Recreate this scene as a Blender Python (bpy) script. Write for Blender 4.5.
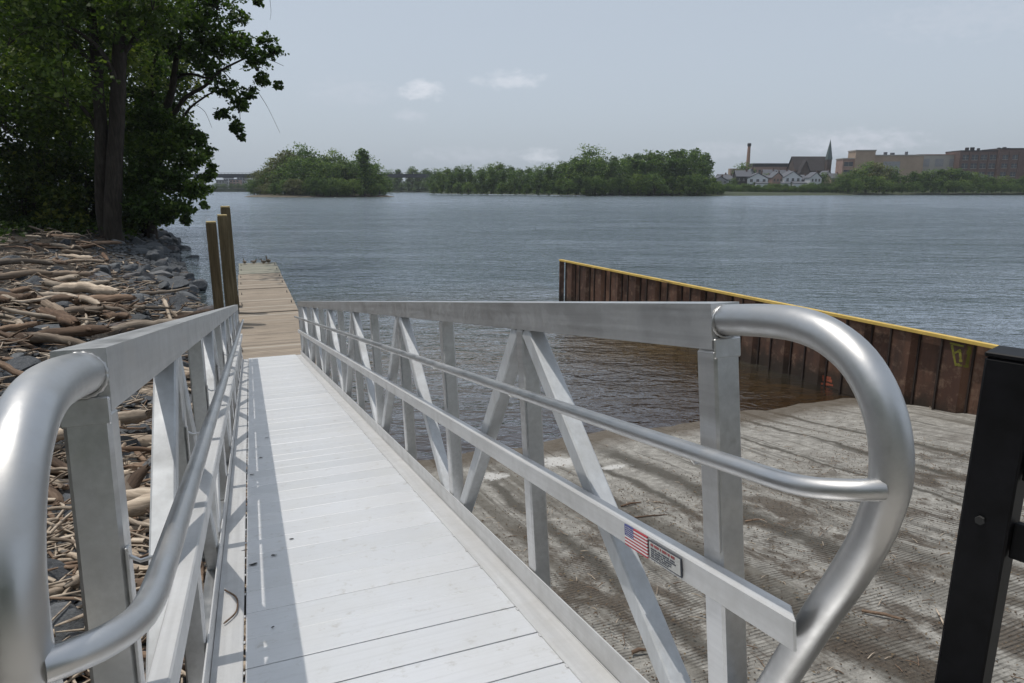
import bpy, math, random
import numpy as np
from mathutils import Vector, Matrix
R = math.radians
random.seed(7); rng = np.random.default_rng(7)
for o in list(bpy.data.objects): bpy.data.objects.remove(o)
S = bpy.context.scene
COL = S.collection

# ------------------------------------------------------------------ camera, sky, sun, exposure
HC = 3.75                       # camera height above the river
cam_d = bpy.data.cameras.new('camera'); cam = bpy.data.objects.new('camera', cam_d); COL.objects.link(cam)
cam.location = (0, 0, HC); cam.rotation_euler = (R(90 - 12.666), 0, 0)
cam_d.sensor_width = 36; cam_d.lens = 36 * 683 / 1024; cam_d.clip_start = .05; cam_d.clip_end = 6000
S.camera = cam
S.render.resolution_x = 1024; S.render.resolution_y = 683

SUN_EL = 74.5
W = bpy.data.worlds.new('World'); S.world = W; W.use_nodes = True
nt = W.node_tree; nt.nodes.clear()
wo = nt.nodes.new('ShaderNodeOutputWorld'); bg = nt.nodes.new('ShaderNodeBackground')
sky = nt.nodes.new('ShaderNodeTexSky'); sky.sky_type = 'NISHITA'; sky.sun_disc = False
sky.sun_elevation = R(SUN_EL); sky.sun_rotation = R(272); sky.air_density = 1.0; sky.dust_density = 3.0; sky.ozone_density = 1.5
hsv = nt.nodes.new('ShaderNodeHueSaturation'); hsv.inputs['Saturation'].default_value = .5
tint = nt.nodes.new('ShaderNodeMix'); tint.data_type = 'RGBA'; tint.blend_type = 'MIX'; tint.inputs[0].default_value = .62
tint.inputs[7].default_value = (4.15, 4.78, 5.55, 1)       # the milky haze of the day
nt.links.new(sky.outputs[0], hsv.inputs['Color']); nt.links.new(hsv.outputs[0], tint.inputs[6])
# faint fair weather clouds, by direction
geo = nt.nodes.new('ShaderNodeTexCoord')
def wn(t, **k):
    n = nt.nodes.new(t)
    for a, b in k.items(): setattr(n, a, b)
    return n
def wcloud(prev, az, el, ra, re, amt, col, seed):
    """one puff of cloud at a direction of the sky, with a ragged outline"""
    d = Vector((math.sin(R(az)) * math.cos(R(el)), math.cos(R(az)) * math.cos(R(el)), math.sin(R(el))))
    right = Vector((math.cos(R(az)), -math.sin(R(az)), 0)); up = right.cross(d)
    ds = []
    for v, rr in ((right, ra), (up, re)):
        dt = wn('ShaderNodeVectorMath', operation='DOT_PRODUCT'); dt.inputs[1].default_value = v
        nt.links.new(geo.outputs['Generated'], dt.inputs[0])
        m = wn('ShaderNodeMath', operation='DIVIDE'); m.inputs[1].default_value = math.sin(R(rr)); nt.links.new(dt.outputs['Value'], m.inputs[0])
        sub = wn('ShaderNodeMath', operation='SUBTRACT'); sub.inputs[1].default_value = v.dot(d) / math.sin(R(rr)); nt.links.new(m.outputs[0], sub.inputs[0])
        p2 = wn('ShaderNodeMath', operation='MULTIPLY'); nt.links.new(sub.outputs[0], p2.inputs[0]); nt.links.new(sub.outputs[0], p2.inputs[1])
        ds.append(p2)
    fw = wn('ShaderNodeVectorMath', operation='DOT_PRODUCT'); fw.inputs[1].default_value = d; nt.links.new(geo.outputs['Generated'], fw.inputs[0])
    fm = wn('ShaderNodeMath', operation='GREATER_THAN'); fm.inputs[1].default_value = .8; nt.links.new(fw.outputs['Value'], fm.inputs[0])
    sm = wn('ShaderNodeMath', operation='ADD'); nt.links.new(ds[0].outputs[0], sm.inputs[0]); nt.links.new(ds[1].outputs[0], sm.inputs[1])
    nz = wn('ShaderNodeTexNoise'); nz.inputs['Scale'].default_value = 38 + seed * 3; nz.inputs['Detail'].default_value = 6; nz.inputs['Roughness'].default_value = .6
    mp = wn('ShaderNodeMapping'); mp.inputs['Location'].default_value = (seed, seed * 2.3, 0); mp.inputs['Scale'].default_value = (1, 1, 2.2)
    nt.links.new(geo.outputs['Generated'], mp.inputs[0]); nt.links.new(mp.outputs[0], nz.inputs['Vector'])
    a = wn('ShaderNodeMath', operation='MULTIPLY_ADD'); a.inputs[1].default_value = 3.2; a.inputs[2].default_value = -1.6; nt.links.new(nz.outputs[0], a.inputs[0])
    b = wn('ShaderNodeMath', operation='ADD'); nt.links.new(sm.outputs[0], b.inputs[0]); nt.links.new(a.outputs[0], b.inputs[1])
    mr = wn('ShaderNodeMapRange', interpolation_type='SMOOTHSTEP'); mr.inputs[1].default_value = 1.1; mr.inputs[2].default_value = -.5; mr.inputs[3].default_value = 0; mr.inputs[4].default_value = amt
    nt.links.new(b.outputs[0], mr.inputs[0])
    mm = wn('ShaderNodeMath', operation='MULTIPLY'); nt.links.new(mr.outputs[0], mm.inputs[0]); nt.links.new(fm.outputs[0], mm.inputs[1])
    mx = wn('ShaderNodeMix', data_type='RGBA'); mx.inputs[7].default_value = col
    nt.links.new(mm.outputs[0], mx.inputs[0]); nt.links.new(prev, mx.inputs[6])
    return mx.outputs[2]
cur = tint.outputs[2]
CW = (6.1, 6.3, 6.8, 1); CP = (5.2, 5.4, 6.0, 1)
def azel(px, py):
    """bearing and elevation of a point of the sky seen at a pixel"""
    p = R(12.666); x = (px - 512) / 683; u = (341.5 - py) / 683
    v = Vector((x, math.cos(p) + u * math.sin(p), -math.sin(p) + u * math.cos(p))).normalized()
    return math.degrees(math.atan2(v.x, v.y)), math.degrees(math.asin(v.z))
for px, py, ra, re, amt, c, sd in ((424, 91, 2.3, .85, .75, CW, 1), (508, 80, 3.3, .8, .5, CW, 2), (412, 116, 1.6, .6, .35, CP, 3), (540, 155, 2.0, .7, .5, CW, 4),
                                   (855, 142, 5.5, 1.1, .55, CP, 5), (720, 150, 3.5, .8, .3, CP, 6), (470, 155, 5, .8, .25, CP, 7), (350, 92, 4, 1.2, .18, CP, 8), (985, 15, 8, 1.6, .2, CP, 9)):
    az, el = azel(px, py); cur = wcloud(cur, az, el, ra, re, amt, c, sd)
nt.links.new(cur, bg.inputs[0]); bg.inputs[1].default_value = .13
nt.links.new(bg.outputs[0], wo.inputs[0])

sd_ = bpy.data.lights.new('sun', 'SUN'); sun = bpy.data.objects.new('sun', sd_); COL.objects.link(sun)
sd_.energy = 2.55; sd_.angle = R(.6); sd_.color = (1, .95, .87)
to_sun = Vector((-.288, .050, .989)).normalized()
sun.rotation_euler = to_sun.to_track_quat('Z', 'Y').to_euler(); sun.location = (0, 0, 50)
S.view_settings.view_transform = 'Standard'; S.view_settings.look = 'None'; S.view_settings.gamma = 1; S.view_settings.exposure = 0
S.view_settings.use_curve_mapping = False
S.render.engine = 'CYCLES'
S.cycles.max_bounces = 6; S.cycles.transparent_max_bounces = 8; S.cycles.volume_bounces = 0
S.cycles.use_denoising = True

# ------------------------------------------------------------------ frames of the place
GH = Vector((-.36292, .93182, 0)); L = Vector((.93182, .36292, 0))      # along the gangway / to its right, both level
def P(X, s, z=0.): return L * X + GH * s + Vector((0, 0, z))
GY, GP = 21.28, -8.65
GM = Matrix.Rotation(R(GY), 4, 'Z') @ Matrix.Rotation(R(GP), 4, 'X')
GO = Vector((.06387, -.16398, 2.59331))                                  # gangway frame origin (on its deck plane)

# ------------------------------------------------------------------ materials
MATS = {}
class N:
    def __init__(s, name):
        s.m = bpy.data.materials.new(name); s.m.use_nodes = True; s.t = s.m.node_tree
        s.b = s.t.nodes['Principled BSDF']; s.o = s.t.nodes['Material Output']
    def n(s, t, **k):
        q = s.t.nodes.new(t)
        for a, b in k.items(): setattr(q, a, b)
        return q
    def l(s, a, b): s.t.links.new(a, b)
    def coord(s, kind='Object', scale=(1, 1, 1), rot=(0, 0, 0)):
        if kind == 'Position': src = s.n('ShaderNodeNewGeometry').outputs['Position']
        else: src = s.n('ShaderNodeTexCoord').outputs[kind]
        mp = s.n('ShaderNodeMapping'); mp.inputs['Scale'].default_value = scale; mp.inputs['Rotation'].default_value = rot
        s.l(src, mp.inputs[0]); return mp.outputs[0]
    def noise(s, vec, scale, detail=4, rough=.55, dist=0):
        q = s.n('ShaderNodeTexNoise'); q.inputs['Scale'].default_value = scale; q.inputs['Detail'].default_value = detail
        q.inputs['Roughness'].default_value = rough; q.inputs['Distortion'].default_value = dist; s.l(vec, q.inputs['Vector']); return q.outputs[0]
    def ramp(s, fac, stops, interp='LINEAR'):
        q = s.n('ShaderNodeValToRGB'); q.color_ramp.interpolation = interp; e = q.color_ramp.elements
        while len(e) < len(stops): e.new(.5)
        for i, (p, c) in enumerate(stops):
            e[i].position = p; e[i].color = (*c, 1) if len(c) == 3 else c
        s.l(fac, q.inputs[0]); return q.outputs[0]
    def rng(s, v, a, b, c=0., d=1.):
        q = s.n('ShaderNodeMapRange'); q.inputs[1].default_value = a; q.inputs[2].default_value = b; q.inputs[3].default_value = c; q.inputs[4].default_value = d
        s.l(v, q.inputs[0]); return q.outputs[0]
    def mix(s, f, a, b, blend='MIX'):
        q = s.n('ShaderNodeMix', data_type='RGBA', blend_type=blend)
        for v, i in ((f, 0), (a, 6), (b, 7)):
            if isinstance(v, (int, float)): q.inputs[i].default_value = v
            elif isinstance(v, tuple): q.inputs[i].default_value = (*v, 1)
            else: s.l(v, q.inputs[i])
        return q.outputs[2]
    def math(s, op, a, b=None, c=None):
        q = s.n('ShaderNodeMath', operation=op)
        for i, v in enumerate((a, b, c)):
            if v is None: continue
            if isinstance(v, (int, float)): q.inputs[i].default_value = v
            else: s.l(v, q.inputs[i])
        return q.outputs[0]
    def bump(s, h, strength=.3, dist=.01):
        q = s.n('ShaderNodeBump'); q.inputs['Strength'].default_value = strength; q.inputs['Distance'].default_value = dist
        s.l(h, q.inputs['Height']); s.l(q.outputs[0], s.b.inputs['Normal']); return q
    def set(s, col=None, rough=None, metal=None, spec=None):
        for nm, v in (('Base Color', col), ('Roughness', rough), ('Metallic', metal), ('Specular IOR Level', spec)):
            if v is None: continue
            i = s.b.inputs[nm]
            if isinstance(v, tuple): i.default_value = (*v, 1)
            elif isinstance(v, (int, float)): i.default_value = v
            else: s.l(v, i)
        return s.m

def mat_alu(name, base=.72, rough=.36, streak=(60, 1.2, 60), metal=1., tn=(1, 1, 1)):
    k = N(name); c = k.coord('Object', streak); n1 = k.noise(c, 1, 5, .6)
    c2 = k.coord('Object'); n2 = k.noise(c2, 7, 5, .65); n3 = k.noise(c2, 90, 3, .5)
    col = k.ramp(n1, [(.25, tuple(base * .8 * q for q in tn)), (.75, tuple(base * q for q in tn))])
    col = k.mix(k.rng(n2, .42, .72, 0, .55), col, (base * .66, base * .65, base * .63))
    r = k.math('ADD', k.rng(n2, .3, .7, rough - .10, rough + .14), k.rng(n1, .3, .7, -.04, .05))
    k.bump(k.math('ADD', n1, k.math('MULTIPLY', n3, .5)), .12, .002)
    return k.set(col, r, metal)
M_ALU = mat_alu('brushed aluminium', .72, .40, metal=1.)
M_ALUB = mat_alu('bright mill aluminium', .66, .5, (50, 1.2, 50), .35)
M_ALUD = mat_alu('sky tinted aluminium', .60, .62, (50, 50, 2), .35, (.97, 1., 1.03))  # sky reflection on the diagonals put into the base colour as a blue tint
M_PIPE = mat_alu('satin aluminium pipe', .62, .40, (3, 3, 3))
def mat_deck():
    k = N('bright deck plank'); c = k.coord('Object', (1.5, 55, 1)); n1 = k.noise(c, 1, 4)
    c2 = k.coord('Object'); n2 = k.noise(c2, 3.2, 6, .65); n3 = k.noise(c2, 13, 5, .7)
    # planks differ slightly from each other
    sep = k.n('ShaderNodeSeparateXYZ'); k.l(k.coord('Object'), sep.inputs[0])
    pl = k.math('FLOOR', k.math('DIVIDE', k.math('SUBTRACT', sep.outputs[1], .618), .2075))
    wnz = k.n('ShaderNodeTexWhiteNoise', noise_dimensions='1D'); k.l(pl, wnz.inputs['W'])
    col = k.mix(wnz.outputs[0], (.70, .71, .725), (.78, .785, .80))
    col = k.mix(k.rng(n2, .42, .75, 0, .55), col, (.60, .60, .585))
    col = k.mix(k.rng(n3, .58, .70, 0, .6), col, (.50, .48, .44))
    col = k.mix(k.rng(n1, .5, .8, 0, .25), col, (.50, .50, .50))
    k.bump(n1, .18, .003)
    return k.set(col, k.rng(n2, .3, .7, .34, .5), .4)
M_DECK = mat_deck()
def mat_simple(name, col, rough=.6, metal=0., var=.25, scale=6, kind='Object', bump=0.):
    k = N(name); c = k.coord(kind); n1 = k.noise(c, scale, 5, .6)
    cc = k.mix(k.rng(n1, .3, .7), tuple(v * (1 - var) for v in col), tuple(min(1, v * (1 + var)) for v in col))
    if bump: k.bump(n1, bump, .02)
    return k.set(cc, rough, metal)
M_BLACK = mat_simple('black powder coat', (.0045, .0045, .006), .55, 0, .6, 18)
M_BLACK.node_tree.nodes['Principled BSDF'].inputs['Specular IOR Level'].default_value = .22
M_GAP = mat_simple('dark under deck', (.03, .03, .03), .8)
M_RED = mat_simple('flag red', (.42, .03, .045), .5, 0, .08); M_WHITE = mat_simple('flag white', (.72, .70, .70), .5, 0, .05); M_BLUE = mat_simple('flag blue', (.05, .06, .22), .5, 0, .1)
M_LABEL = mat_simple('label plate silver', (.50, .50, .48), .45, .2, .1, 60); M_INK = mat_simple('label ink', (.05, .055, .07), .5, 0, .1); M_INKR = mat_simple('label red ink', (.25, .05, .05), .5)

def mat_wood(name, c1, c2, c3, long=(1.2, 22, 22), rough=.85, bump=.5, kind='Object', rnd=True):
    k = N(name); c = k.coord(kind, long); n1 = k.noise(c, 1.0, 6, .65, .4); n2 = k.noise(k.coord(kind), 2.2, 4)
    col = k.ramp(n1, [(.25, c1), (.5, c2), (.78, c3)])
    col = k.mix(k.rng(n2, .4, .75, 0, .45), col, tuple(v * .55 for v in c2))
    if rnd:
        oi = k.n('ShaderNodeObjectInfo')
        col = k.mix(1., col, k.ramp(oi.outputs['Random'], [(0, (.38, .36, .35)), (.3, (.85, .74, .66)), (.55, (1.0, .96, .92)), (.8, (1.6, 1.5, 1.4)), (1, (.55, .52, .50))]), 'MULTIPLY')
    k.bump(n1, bump, .015)
    return k.set(col, rough, 0, .3)
M_DRIFT = mat_wood('weathered driftwood', (.075, .062, .053), (.33, .285, .235), (.58, .53, .45))
M_DRIFTB = mat_wood('brown wet driftwood', (.032, .023, .018), (.15, .108, .08), (.32, .245, .185))
M_PILE = mat_wood('greenish treated timber', (.05, .043, .024), (.12, .10, .06), (.20, .17, .11), (22, 22, 1.2), .85, .4)
M_PILETOP = mat_simple('sawn timber end', (.42, .33, .16), .8, 0, .2, 12)
M_BARK = mat_wood('grey brown bark', (.010, .008, .006), (.035, .028, .022), (.07, .057, .047), (9, 9, 1.5), .95, .9, 'Object', False)
def mat_dock(name, a, b, c3):
    k = N(name); c = k.coord('Object', (2, 30, 30)); n1 = k.noise(c, 1, 5, .65)
    sep = k.n('ShaderNodeSeparateXYZ'); k.l(k.coord('Object'), sep.inputs[0])
    wnz = k.n('ShaderNodeTexWhiteNoise', noise_dimensions='1D'); k.l(k.math('FLOOR', k.math('DIVIDE', sep.outputs[1], .15)), wnz.inputs['W'])
    col = k.ramp(n1, [(.25, a), (.6, b)]); col = k.mix(k.math('MULTIPLY', k.math('POWER', wnz.outputs[0], 1.6), .95), col, c3)
    n2 = k.noise(k.coord('Object'), 1.3, 4); col = k.mix(k.rng(n2, .45, .7, 0, .5), col, tuple(v * .6 for v in b)); col = k.mix(k.rng(wnz.outputs[0], .86, .9, 0, .45), col, (.50, .45, .38))
    k.bump(n1, .3, .006); return k.set(col, .8, 0, .3)
M_DOCK = mat_dock('tan dock boards', (.17, .135, .105), (.36, .30, .235), (.22, .185, .15))
M_DOCKG = mat_dock('greyed dock boards', (.15, .14, .12), (.34, .31, .26), (.16, .19, .14))

def mat_rock():
    k = N('blue grey riprap'); c = k.coord('Object'); n1 = k.noise(c, 2.5, 8, .7); n2 = k.noise(c, 14, 5, .6)
    oi = k.n('ShaderNodeObjectInfo')
    a = k.ramp(oi.outputs['Random'], [(0, (.05, .055, .065)), (.4, (.085, .093, .105)), (.7, (.12, .126, .135)), (.88, (.20, .21, .22)), (1, (.12, .085, .075))])
    col = k.mix(k.rng(n1, .35, .7), a, (.055, .06, .065)); col = k.mix(k.rng(n2, .5, .75, 0, .5), col, (.24, .24, .235))
    k.bump(n1, .6, .05); return k.set(col, .8, 0, .35)
M_ROCK = mat_rock()
def mat_bank():
    k = N('bank soil and debris'); c = k.coord('Position'); n1 = k.noise(c, 1.6, 8, .7); n2 = k.noise(c, 9, 6, .7); n3 = k.noise(c, 45, 4, .7)
    col = k.ramp(n2, [(.3, (.018, .015, .013)), (.5, (.045, .037, .031)), (.72, (.10, .085, .07))])
    col = k.mix(k.rng(n1, .4, .65, 0, .6), col, (.05, .048, .045)); col = k.mix(k.rng(n3, .55, .7, 0, .5), col, (.20, .165, .125))
    k.bump(k.math('ADD', n2, k.math('MULTIPLY', n3, .4)), .9, .08); return k.set(col, .95, 0, .2)
M_BANK = mat_bank()
M_BED = mat_simple('river bed mud', (.075, .055, .03), .9, 0, .25, .3, 'Position')
M_GRASS = mat_simple('rough green bank', (.032, .042, .015), .95, 0, .5, .15, 'Position', .4)
M_SAND = mat_simple('shore gravel', (.10, .085, .06), .9, 0, .3, .5, 'Position')
M_CONC = mat_simple('landing concrete', (.34, .32, .29), .85, 0, .2, 8, 'Position', .3)

def rxs(px, py):
    p_ = R(12.666); u = (341.5 - py) / 683; d = Vector(((px - 512) / 683, math.cos(p_) + u * math.sin(p_), -math.sin(p_) + u * math.cos(p_)))
    q = Vector((0, 0, HC)) + d * ((HC - .14 * 8.92) / (-d.z - .14 * d.dot(GH))); return q.dot(L), q.dot(GH)
def mat_ramp():
    k = N('grooved ramp concrete')
    pos = k.n('ShaderNodeNewGeometry').outputs['Position']
    def dot(v):
        q = k.n('ShaderNodeVectorMath', operation='DOT_PRODUCT'); q.inputs[1].default_value = v; k.l(pos, q.inputs[0]); return q.outputs['Value']
    s = dot(GH); X = dot(L)
    comb = k.n('ShaderNodeCombineXYZ'); k.l(X, comb.inputs[0]); k.l(s, comb.inputs[1])
    def mp(sc):
        q = k.n('ShaderNodeMapping'); q.inputs['Scale'].default_value = sc; k.l(comb.outputs[0], q.inputs[0]); return q.outputs[0]
    n1 = k.noise(mp((1, 1, 1)), 1.1, 7, .68); n2 = k.noise(mp((1, 1, 1)), 7, 7, .72); n3 = k.noise(mp((1, 1, 1)), 40, 4, .7)
    nst = k.noise(mp((2.3, .10, 1)), 1, 4, .58, .2)                         # drag marks down the slope
    def band(x0, w_, s0, s1):
        xx = k.math('ADD', X, k.math('MULTIPLY', k.math('SUBTRACT', n1, .5), .35)); d_ = k.math('ABSOLUTE', k.math('SUBTRACT', xx, x0))
        return k.math('MULTIPLY', k.math('MULTIPLY', k.rng(k.math('ADD', d_, k.math('MULTIPLY', n2, w_ * .9)), w_ * 1.5, w_ * .75), k.rng(s, s0 - .6, s0 + .3)), k.rng(s, s1 + .5, s1 - .4))
    bands = None
    for q in ((4.55, .22, 3.2, 8.1), (4.05, .09, 5.2, 8.3), (7.35, .07, 3.0, 8.6), (8.15, .07, 3.5, 8.8), (5.7, .05, 4.5, 8.0), (3.45, .17, 1.6, 6.9), (6.5, .05, 3.5, 8.4), (2.6, .12, 3.0, 7.6)):
        b_ = band(*q); bands = b_ if bands is None else k.math('MAXIMUM', bands, b_)
    nstf = k.noise(mp((8, .35, 1)), 1, 4, .6, .2)
    col = k.ramp(n2, [(.28, (.16, .153, .14)), (.5, (.30, .288, .262)), (.70, (.44, .425, .39))])
    col = k.mix(k.rng(n3, .45, .75, 0, .55), col, (.13, .11, .09))
    col = k.mix(k.rng(nst, .53, .60, 0, .75), col, (.105, .095, .078))
    col = k.mix(k.rng(nstf, .58, .64, 0, .6), col, (.085, .08, .07))
    col = k.mix(k.math('MULTIPLY', bands, .95), col, (.085, .078, .066))
    # leaf litter / rust brown silt in a belt half way up the ramp
    belt = k.math('MULTIPLY', k.rng(s, 1.0, 2.4), k.rng(s, 6.6, 5.2))
    np_ = k.noise(mp((1.5, .8, 1)), 1.6, 9, .74, .5)
    lit = k.math('MULTIPLY', k.rng(k.math('ADD', k.math('MULTIPLY', n1, .35), np_), .66, .75), belt)
    col = k.mix(k.math('MULTIPLY', lit, .85), col, k.ramp(n3, [(.3, (.040, .032, .026)), (.55, (.088, .070, .053)), (.8, (.19, .155, .115))]))
    # wet dark edge and dried white scum by the water
    col = k.mix(k.math('MULTIPLY', k.rng(k.math('ADD', s, k.math('MULTIPLY', n1, 1.2)), 8.6, 9.1), .75), col, (.075, .055, .035))
    def spot(x0, s0, rx, rs):
        a = k.math('POWER', k.math('DIVIDE', k.math('SUBTRACT', X, x0), rx), 2.); b = k.math('POWER', k.math('DIVIDE', k.math('SUBTRACT', s, s0), rs), 2.)
        return k.rng(k.math('ADD', k.math('ADD', a, b), k.math('MULTIPLY', n2, 3.2)), 2.35, 1.9)
    sp = k.math('MAXIMUM', spot(*rxs(558, 461), .28, .38), spot(*rxs(615, 467), .26, .12)); sp = k.math('MAXIMUM', sp, spot(*rxs(493, 477), .24, .22))
    col = k.mix(k.math('MULTIPLY', sp, .85), col, (.55, .54, .52))
    # cast grooves across the ramp, part filled with silt
    g = k.math('ABSOLUTE', k.math('SINE', k.math('MULTIPLY', s, math.pi / .034)))
    gm = k.math('MULTIPLY', k.rng(g, .55, .15), k.math('MULTIPLY', k.rng(k.noise(mp((1, 1, 1)), 2.6, 6, .7), .42, .58), k.rng(s, 6.5, 4.0, .15, 1)))
    col = k.mix(k.math('MULTIPLY', gm, .5), col, (.07, .06, .05))
    hgt = k.math('SUBTRACT', k.math('ADD', k.math('MULTIPLY', n2, 1.), k.math('MULTIPLY', n3, .5)), k.math('MULTIPLY', gm, .6))
    k.bump(hgt, .9, .03)
    return k.set(col, .9, 0, .3)
M_RAMP = mat_ramp()

def mat_sheet():
    k = N('rusty sheet pile steel'); c = k.coord('Object', (3, 3, .6)); n1 = k.noise(c, 1.5, 7, .7); c2 = k.coord('Object'); n2 = k.noise(c2, 5, 7, .7)
    sep = k.n('ShaderNodeSeparateXYZ'); k.l(c2, sep.inputs[0])
    wnz = k.n('ShaderNodeTexWhiteNoise', noise_dimensions='1D'); k.l(k.math('FLOOR', k.math('DIVIDE', sep.outputs[0], .45)), wnz.inputs['W'])
    col = k.mix(wnz.outputs[0], (.075, .036, .024), (.175, .092, .058))
    col = k.mix(k.rng(n1, .42, .66, 0, .8), col, (.040, .026, .021)); col = k.mix(k.rng(n2, .52, .66, 0, .7), col, (.22, .145, .10))
    wl = k.rng(k.math('ADD', sep.outputs[2], k.math('MULTIPLY', k.math('SUBTRACT', n2, .5), .7)), .42, .18)
    col = k.mix(k.math('MULTIPLY', wl, .8), col, (.025, .02, .014))
    k.bump(n2, .5, .01); return k.set(col, .8, .15)
M_SHEET = mat_sheet()
def mat_cap():
    k = N('worn yellow cap paint'); c = k.coord('Object', (2, 20, 20)); n1 = k.noise(c, 1., 6, .7); n2 = k.noise(k.coord('Object'), 3, 5, .7)
    col = k.mix(k.rng(n2, .3, .7), (.50, .34, .07), (.66, .46, .12)); col = k.mix(k.rng(n1, .60, .66), col, (.12, .07, .045)); return k.set(col, .65)
M_YEL = mat_cap()
M_YMARK = mat_simple('faded yellow green spray', (.16, .15, .02), .8, 0, .3, 9); M_OMARK = mat_simple('faded orange spray', (.28, .07, .035), .8, 0, .25, 12)

def mat_leaf(name, a, b, c, trans=.35):
    k = N(name); oi = k.n('ShaderNodeObjectInfo'); pos = k.coord('Position'); n1 = k.noise(pos, .9, 4, .6)
    at = k.n('ShaderNodeAttribute'); at.attribute_name = 'tone'
    col = k.ramp(at.outputs['Fac'], [(0, a), (.6, b), (1, c)])
    col = k.mix(1., col, k.ramp(oi.outputs['Random'], [(0, (.8, .85, .75)), (.5, (1, 1, 1)), (1, (1.22, 1.12, 1.0))]), 'MULTIPLY')
    k.set(col, .55, 0, .3)
    tr = k.n('ShaderNodeBsdfTranslucent'); k.l(k.mix(1., col, (1.15, 1.3, .55), 'MULTIPLY'), tr.inputs[0])
    mx = k.n('ShaderNodeMixShader'); mx.inputs[0].default_value = trans; k.l(k.b.outputs[0], mx.inputs[1]); k.l(tr.outputs[0], mx.inputs[2]); k.l(mx.outputs[0], k.o.inputs[0])
    return k.m
M_LEAF = mat_leaf('cottonwood leaves', (.030, .056, .014), (.068, .115, .024), (.14, .19, .05), .45)
M_LEAFD = mat_leaf('dark understory leaves', (.022, .042, .012), (.045, .075, .016), (.15, .17, .035), .45)  # palest tone stands in for sun reaching the understory through gaps
M_FAR = mat_leaf('far tree foliage', (.030, .060, .014), (.070, .125, .026), (.15, .21, .05), .35)
M_FARB = mat_leaf('brownish far foliage', (.06, .07, .03), (.11, .12, .055), (.16, .17, .08), .3)
M_SCRUB = mat_leaf('bright low scrub', (.035, .055, .015), (.065, .095, .022), (.10, .13, .035), .3)

def mat_water():
    k = N('river water')
    pos = k.n('ShaderNodeNewGeometry').outputs['Position']
    def mp(sc, rot=0.):
        q = k.n('ShaderNodeMapping'); q.inputs['Scale'].default_value = sc; q.inputs['Rotation'].default_value = (0, 0, rot); k.l(pos, q.inputs[0]); return q.outputs[0]
    def dot(v):
        q = k.n('ShaderNodeVectorMath', operation='DOT_PRODUCT'); q.inputs[1].default_value = v; k.l(pos, q.inputs[0]); return q.outputs['Value']
    s = dot(GH); X = dot(L)
    a0 = k.noise(mp((.22, .5, 1), .2), 1.0, 4, .6, .5); a = k.noise(mp((.9, 1.6, 1), .25), 1.0, 4, .6, .6); b = k.noise(mp((2.6, 5.0, 1), .1), 1.0, 3, .55, .4); c = k.noise(mp((9, 15, 1), -.15), 1.0, 2, .5)
    big = k.noise(mp((.05, .12, 1), .1), 1.0, 4, .6)                       # gusts: rougher and calmer patches
    gust = k.rng(big, .35, .65, .55, 1.15)
    dist = k.n('ShaderNodeVectorMath', operation='LENGTH'); k.l(pos, dist.inputs[0]); dist = dist.outputs['Value']
    h = k.math('ADD', k.math('ADD', k.math('MULTIPLY', a, .24), k.math('MULTIPLY', b, .10)), k.math('MULTIPLY', k.math('MULTIPLY', c, .012), k.rng(dist, 40, 15)))
    strk = k.noise(mp((.09, .5, 1), .12), 1.0, 5, .65); strk2 = k.noise(mp((.012, .10, 1), .05), 1.0, 4, .6)
    # calmer in the lee of the wall, next to the ramp
    lee = k.rng(s, 9.5, 24, .35, 1.)
    h = k.math('ADD', h, k.math('MULTIPLY', a0, k.rng(dist, 20, 90, .15, .9)))
    h = k.math('MULTIPLY', k.math('MULTIPLY', h, gust), lee)
    bp = k.n('ShaderNodeBump'); bp.inputs['Strength'].default_value = 1; bp.inputs['Distance'].default_value = 1.; k.l(h, bp.inputs['Height'])
    dark = k.mix(k.math('MAXIMUM', k.rng(s, 13, 27), k.rng(X, 9.4, 11.)), (.105, .074, .036), (.058, .078, .086))
    df = k.n('ShaderNodeBsdfDiffuse'); k.l(dark, df.inputs[0])
    tp = k.n('ShaderNodeBsdfTransparent'); tp.inputs[0].default_value = (.52, .40, .25, 1)
    shal = k.rng(k.math('ADD', s, k.math('MULTIPLY', a, .6)), 9.0, 15., .06, 1.)
    m1 = k.n('ShaderNodeMixShader'); k.l(shal, m1.inputs[0]); k.l(tp.outputs[0], m1.inputs[1]); k.l(df.outputs[0], m1.inputs[2])
    gl = k.n('ShaderNodeBsdfGlossy'); gl.inputs['Color'].default_value = (.90, .94, 1., 1); k.l(k.rng(dist, 20, 200, .05, .16), gl.inputs['Roughness']); k.l(bp.outputs[0], gl.inputs['Normal'])
    fr = k.n('ShaderNodeFresnel'); fr.inputs[0].default_value = 1.33; k.l(bp.outputs[0], fr.inputs['Normal'])
    # self shadowing of wave slopes keeps far water from mirroring the sky completely
    m2 = k.n('ShaderNodeMixShader'); k.l(k.math('MINIMUM', k.math('MULTIPLY', fr.outputs[0], k.math('ADD', k.rng(strk, .3, .7, 1.5, 2.3), k.math('MULTIPLY', k.rng(strk2, .62, .7), k.rng(dist, 60, 200, 0, .8)))), .92), m2.inputs[0]); k.l(m1.outputs[0], m2.inputs[1]); k.l(gl.outputs[0], m2.inputs[2])
    k.l(m2.outputs[0], k.o.inputs[0]); return k.m
M_WATER = mat_water()

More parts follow.
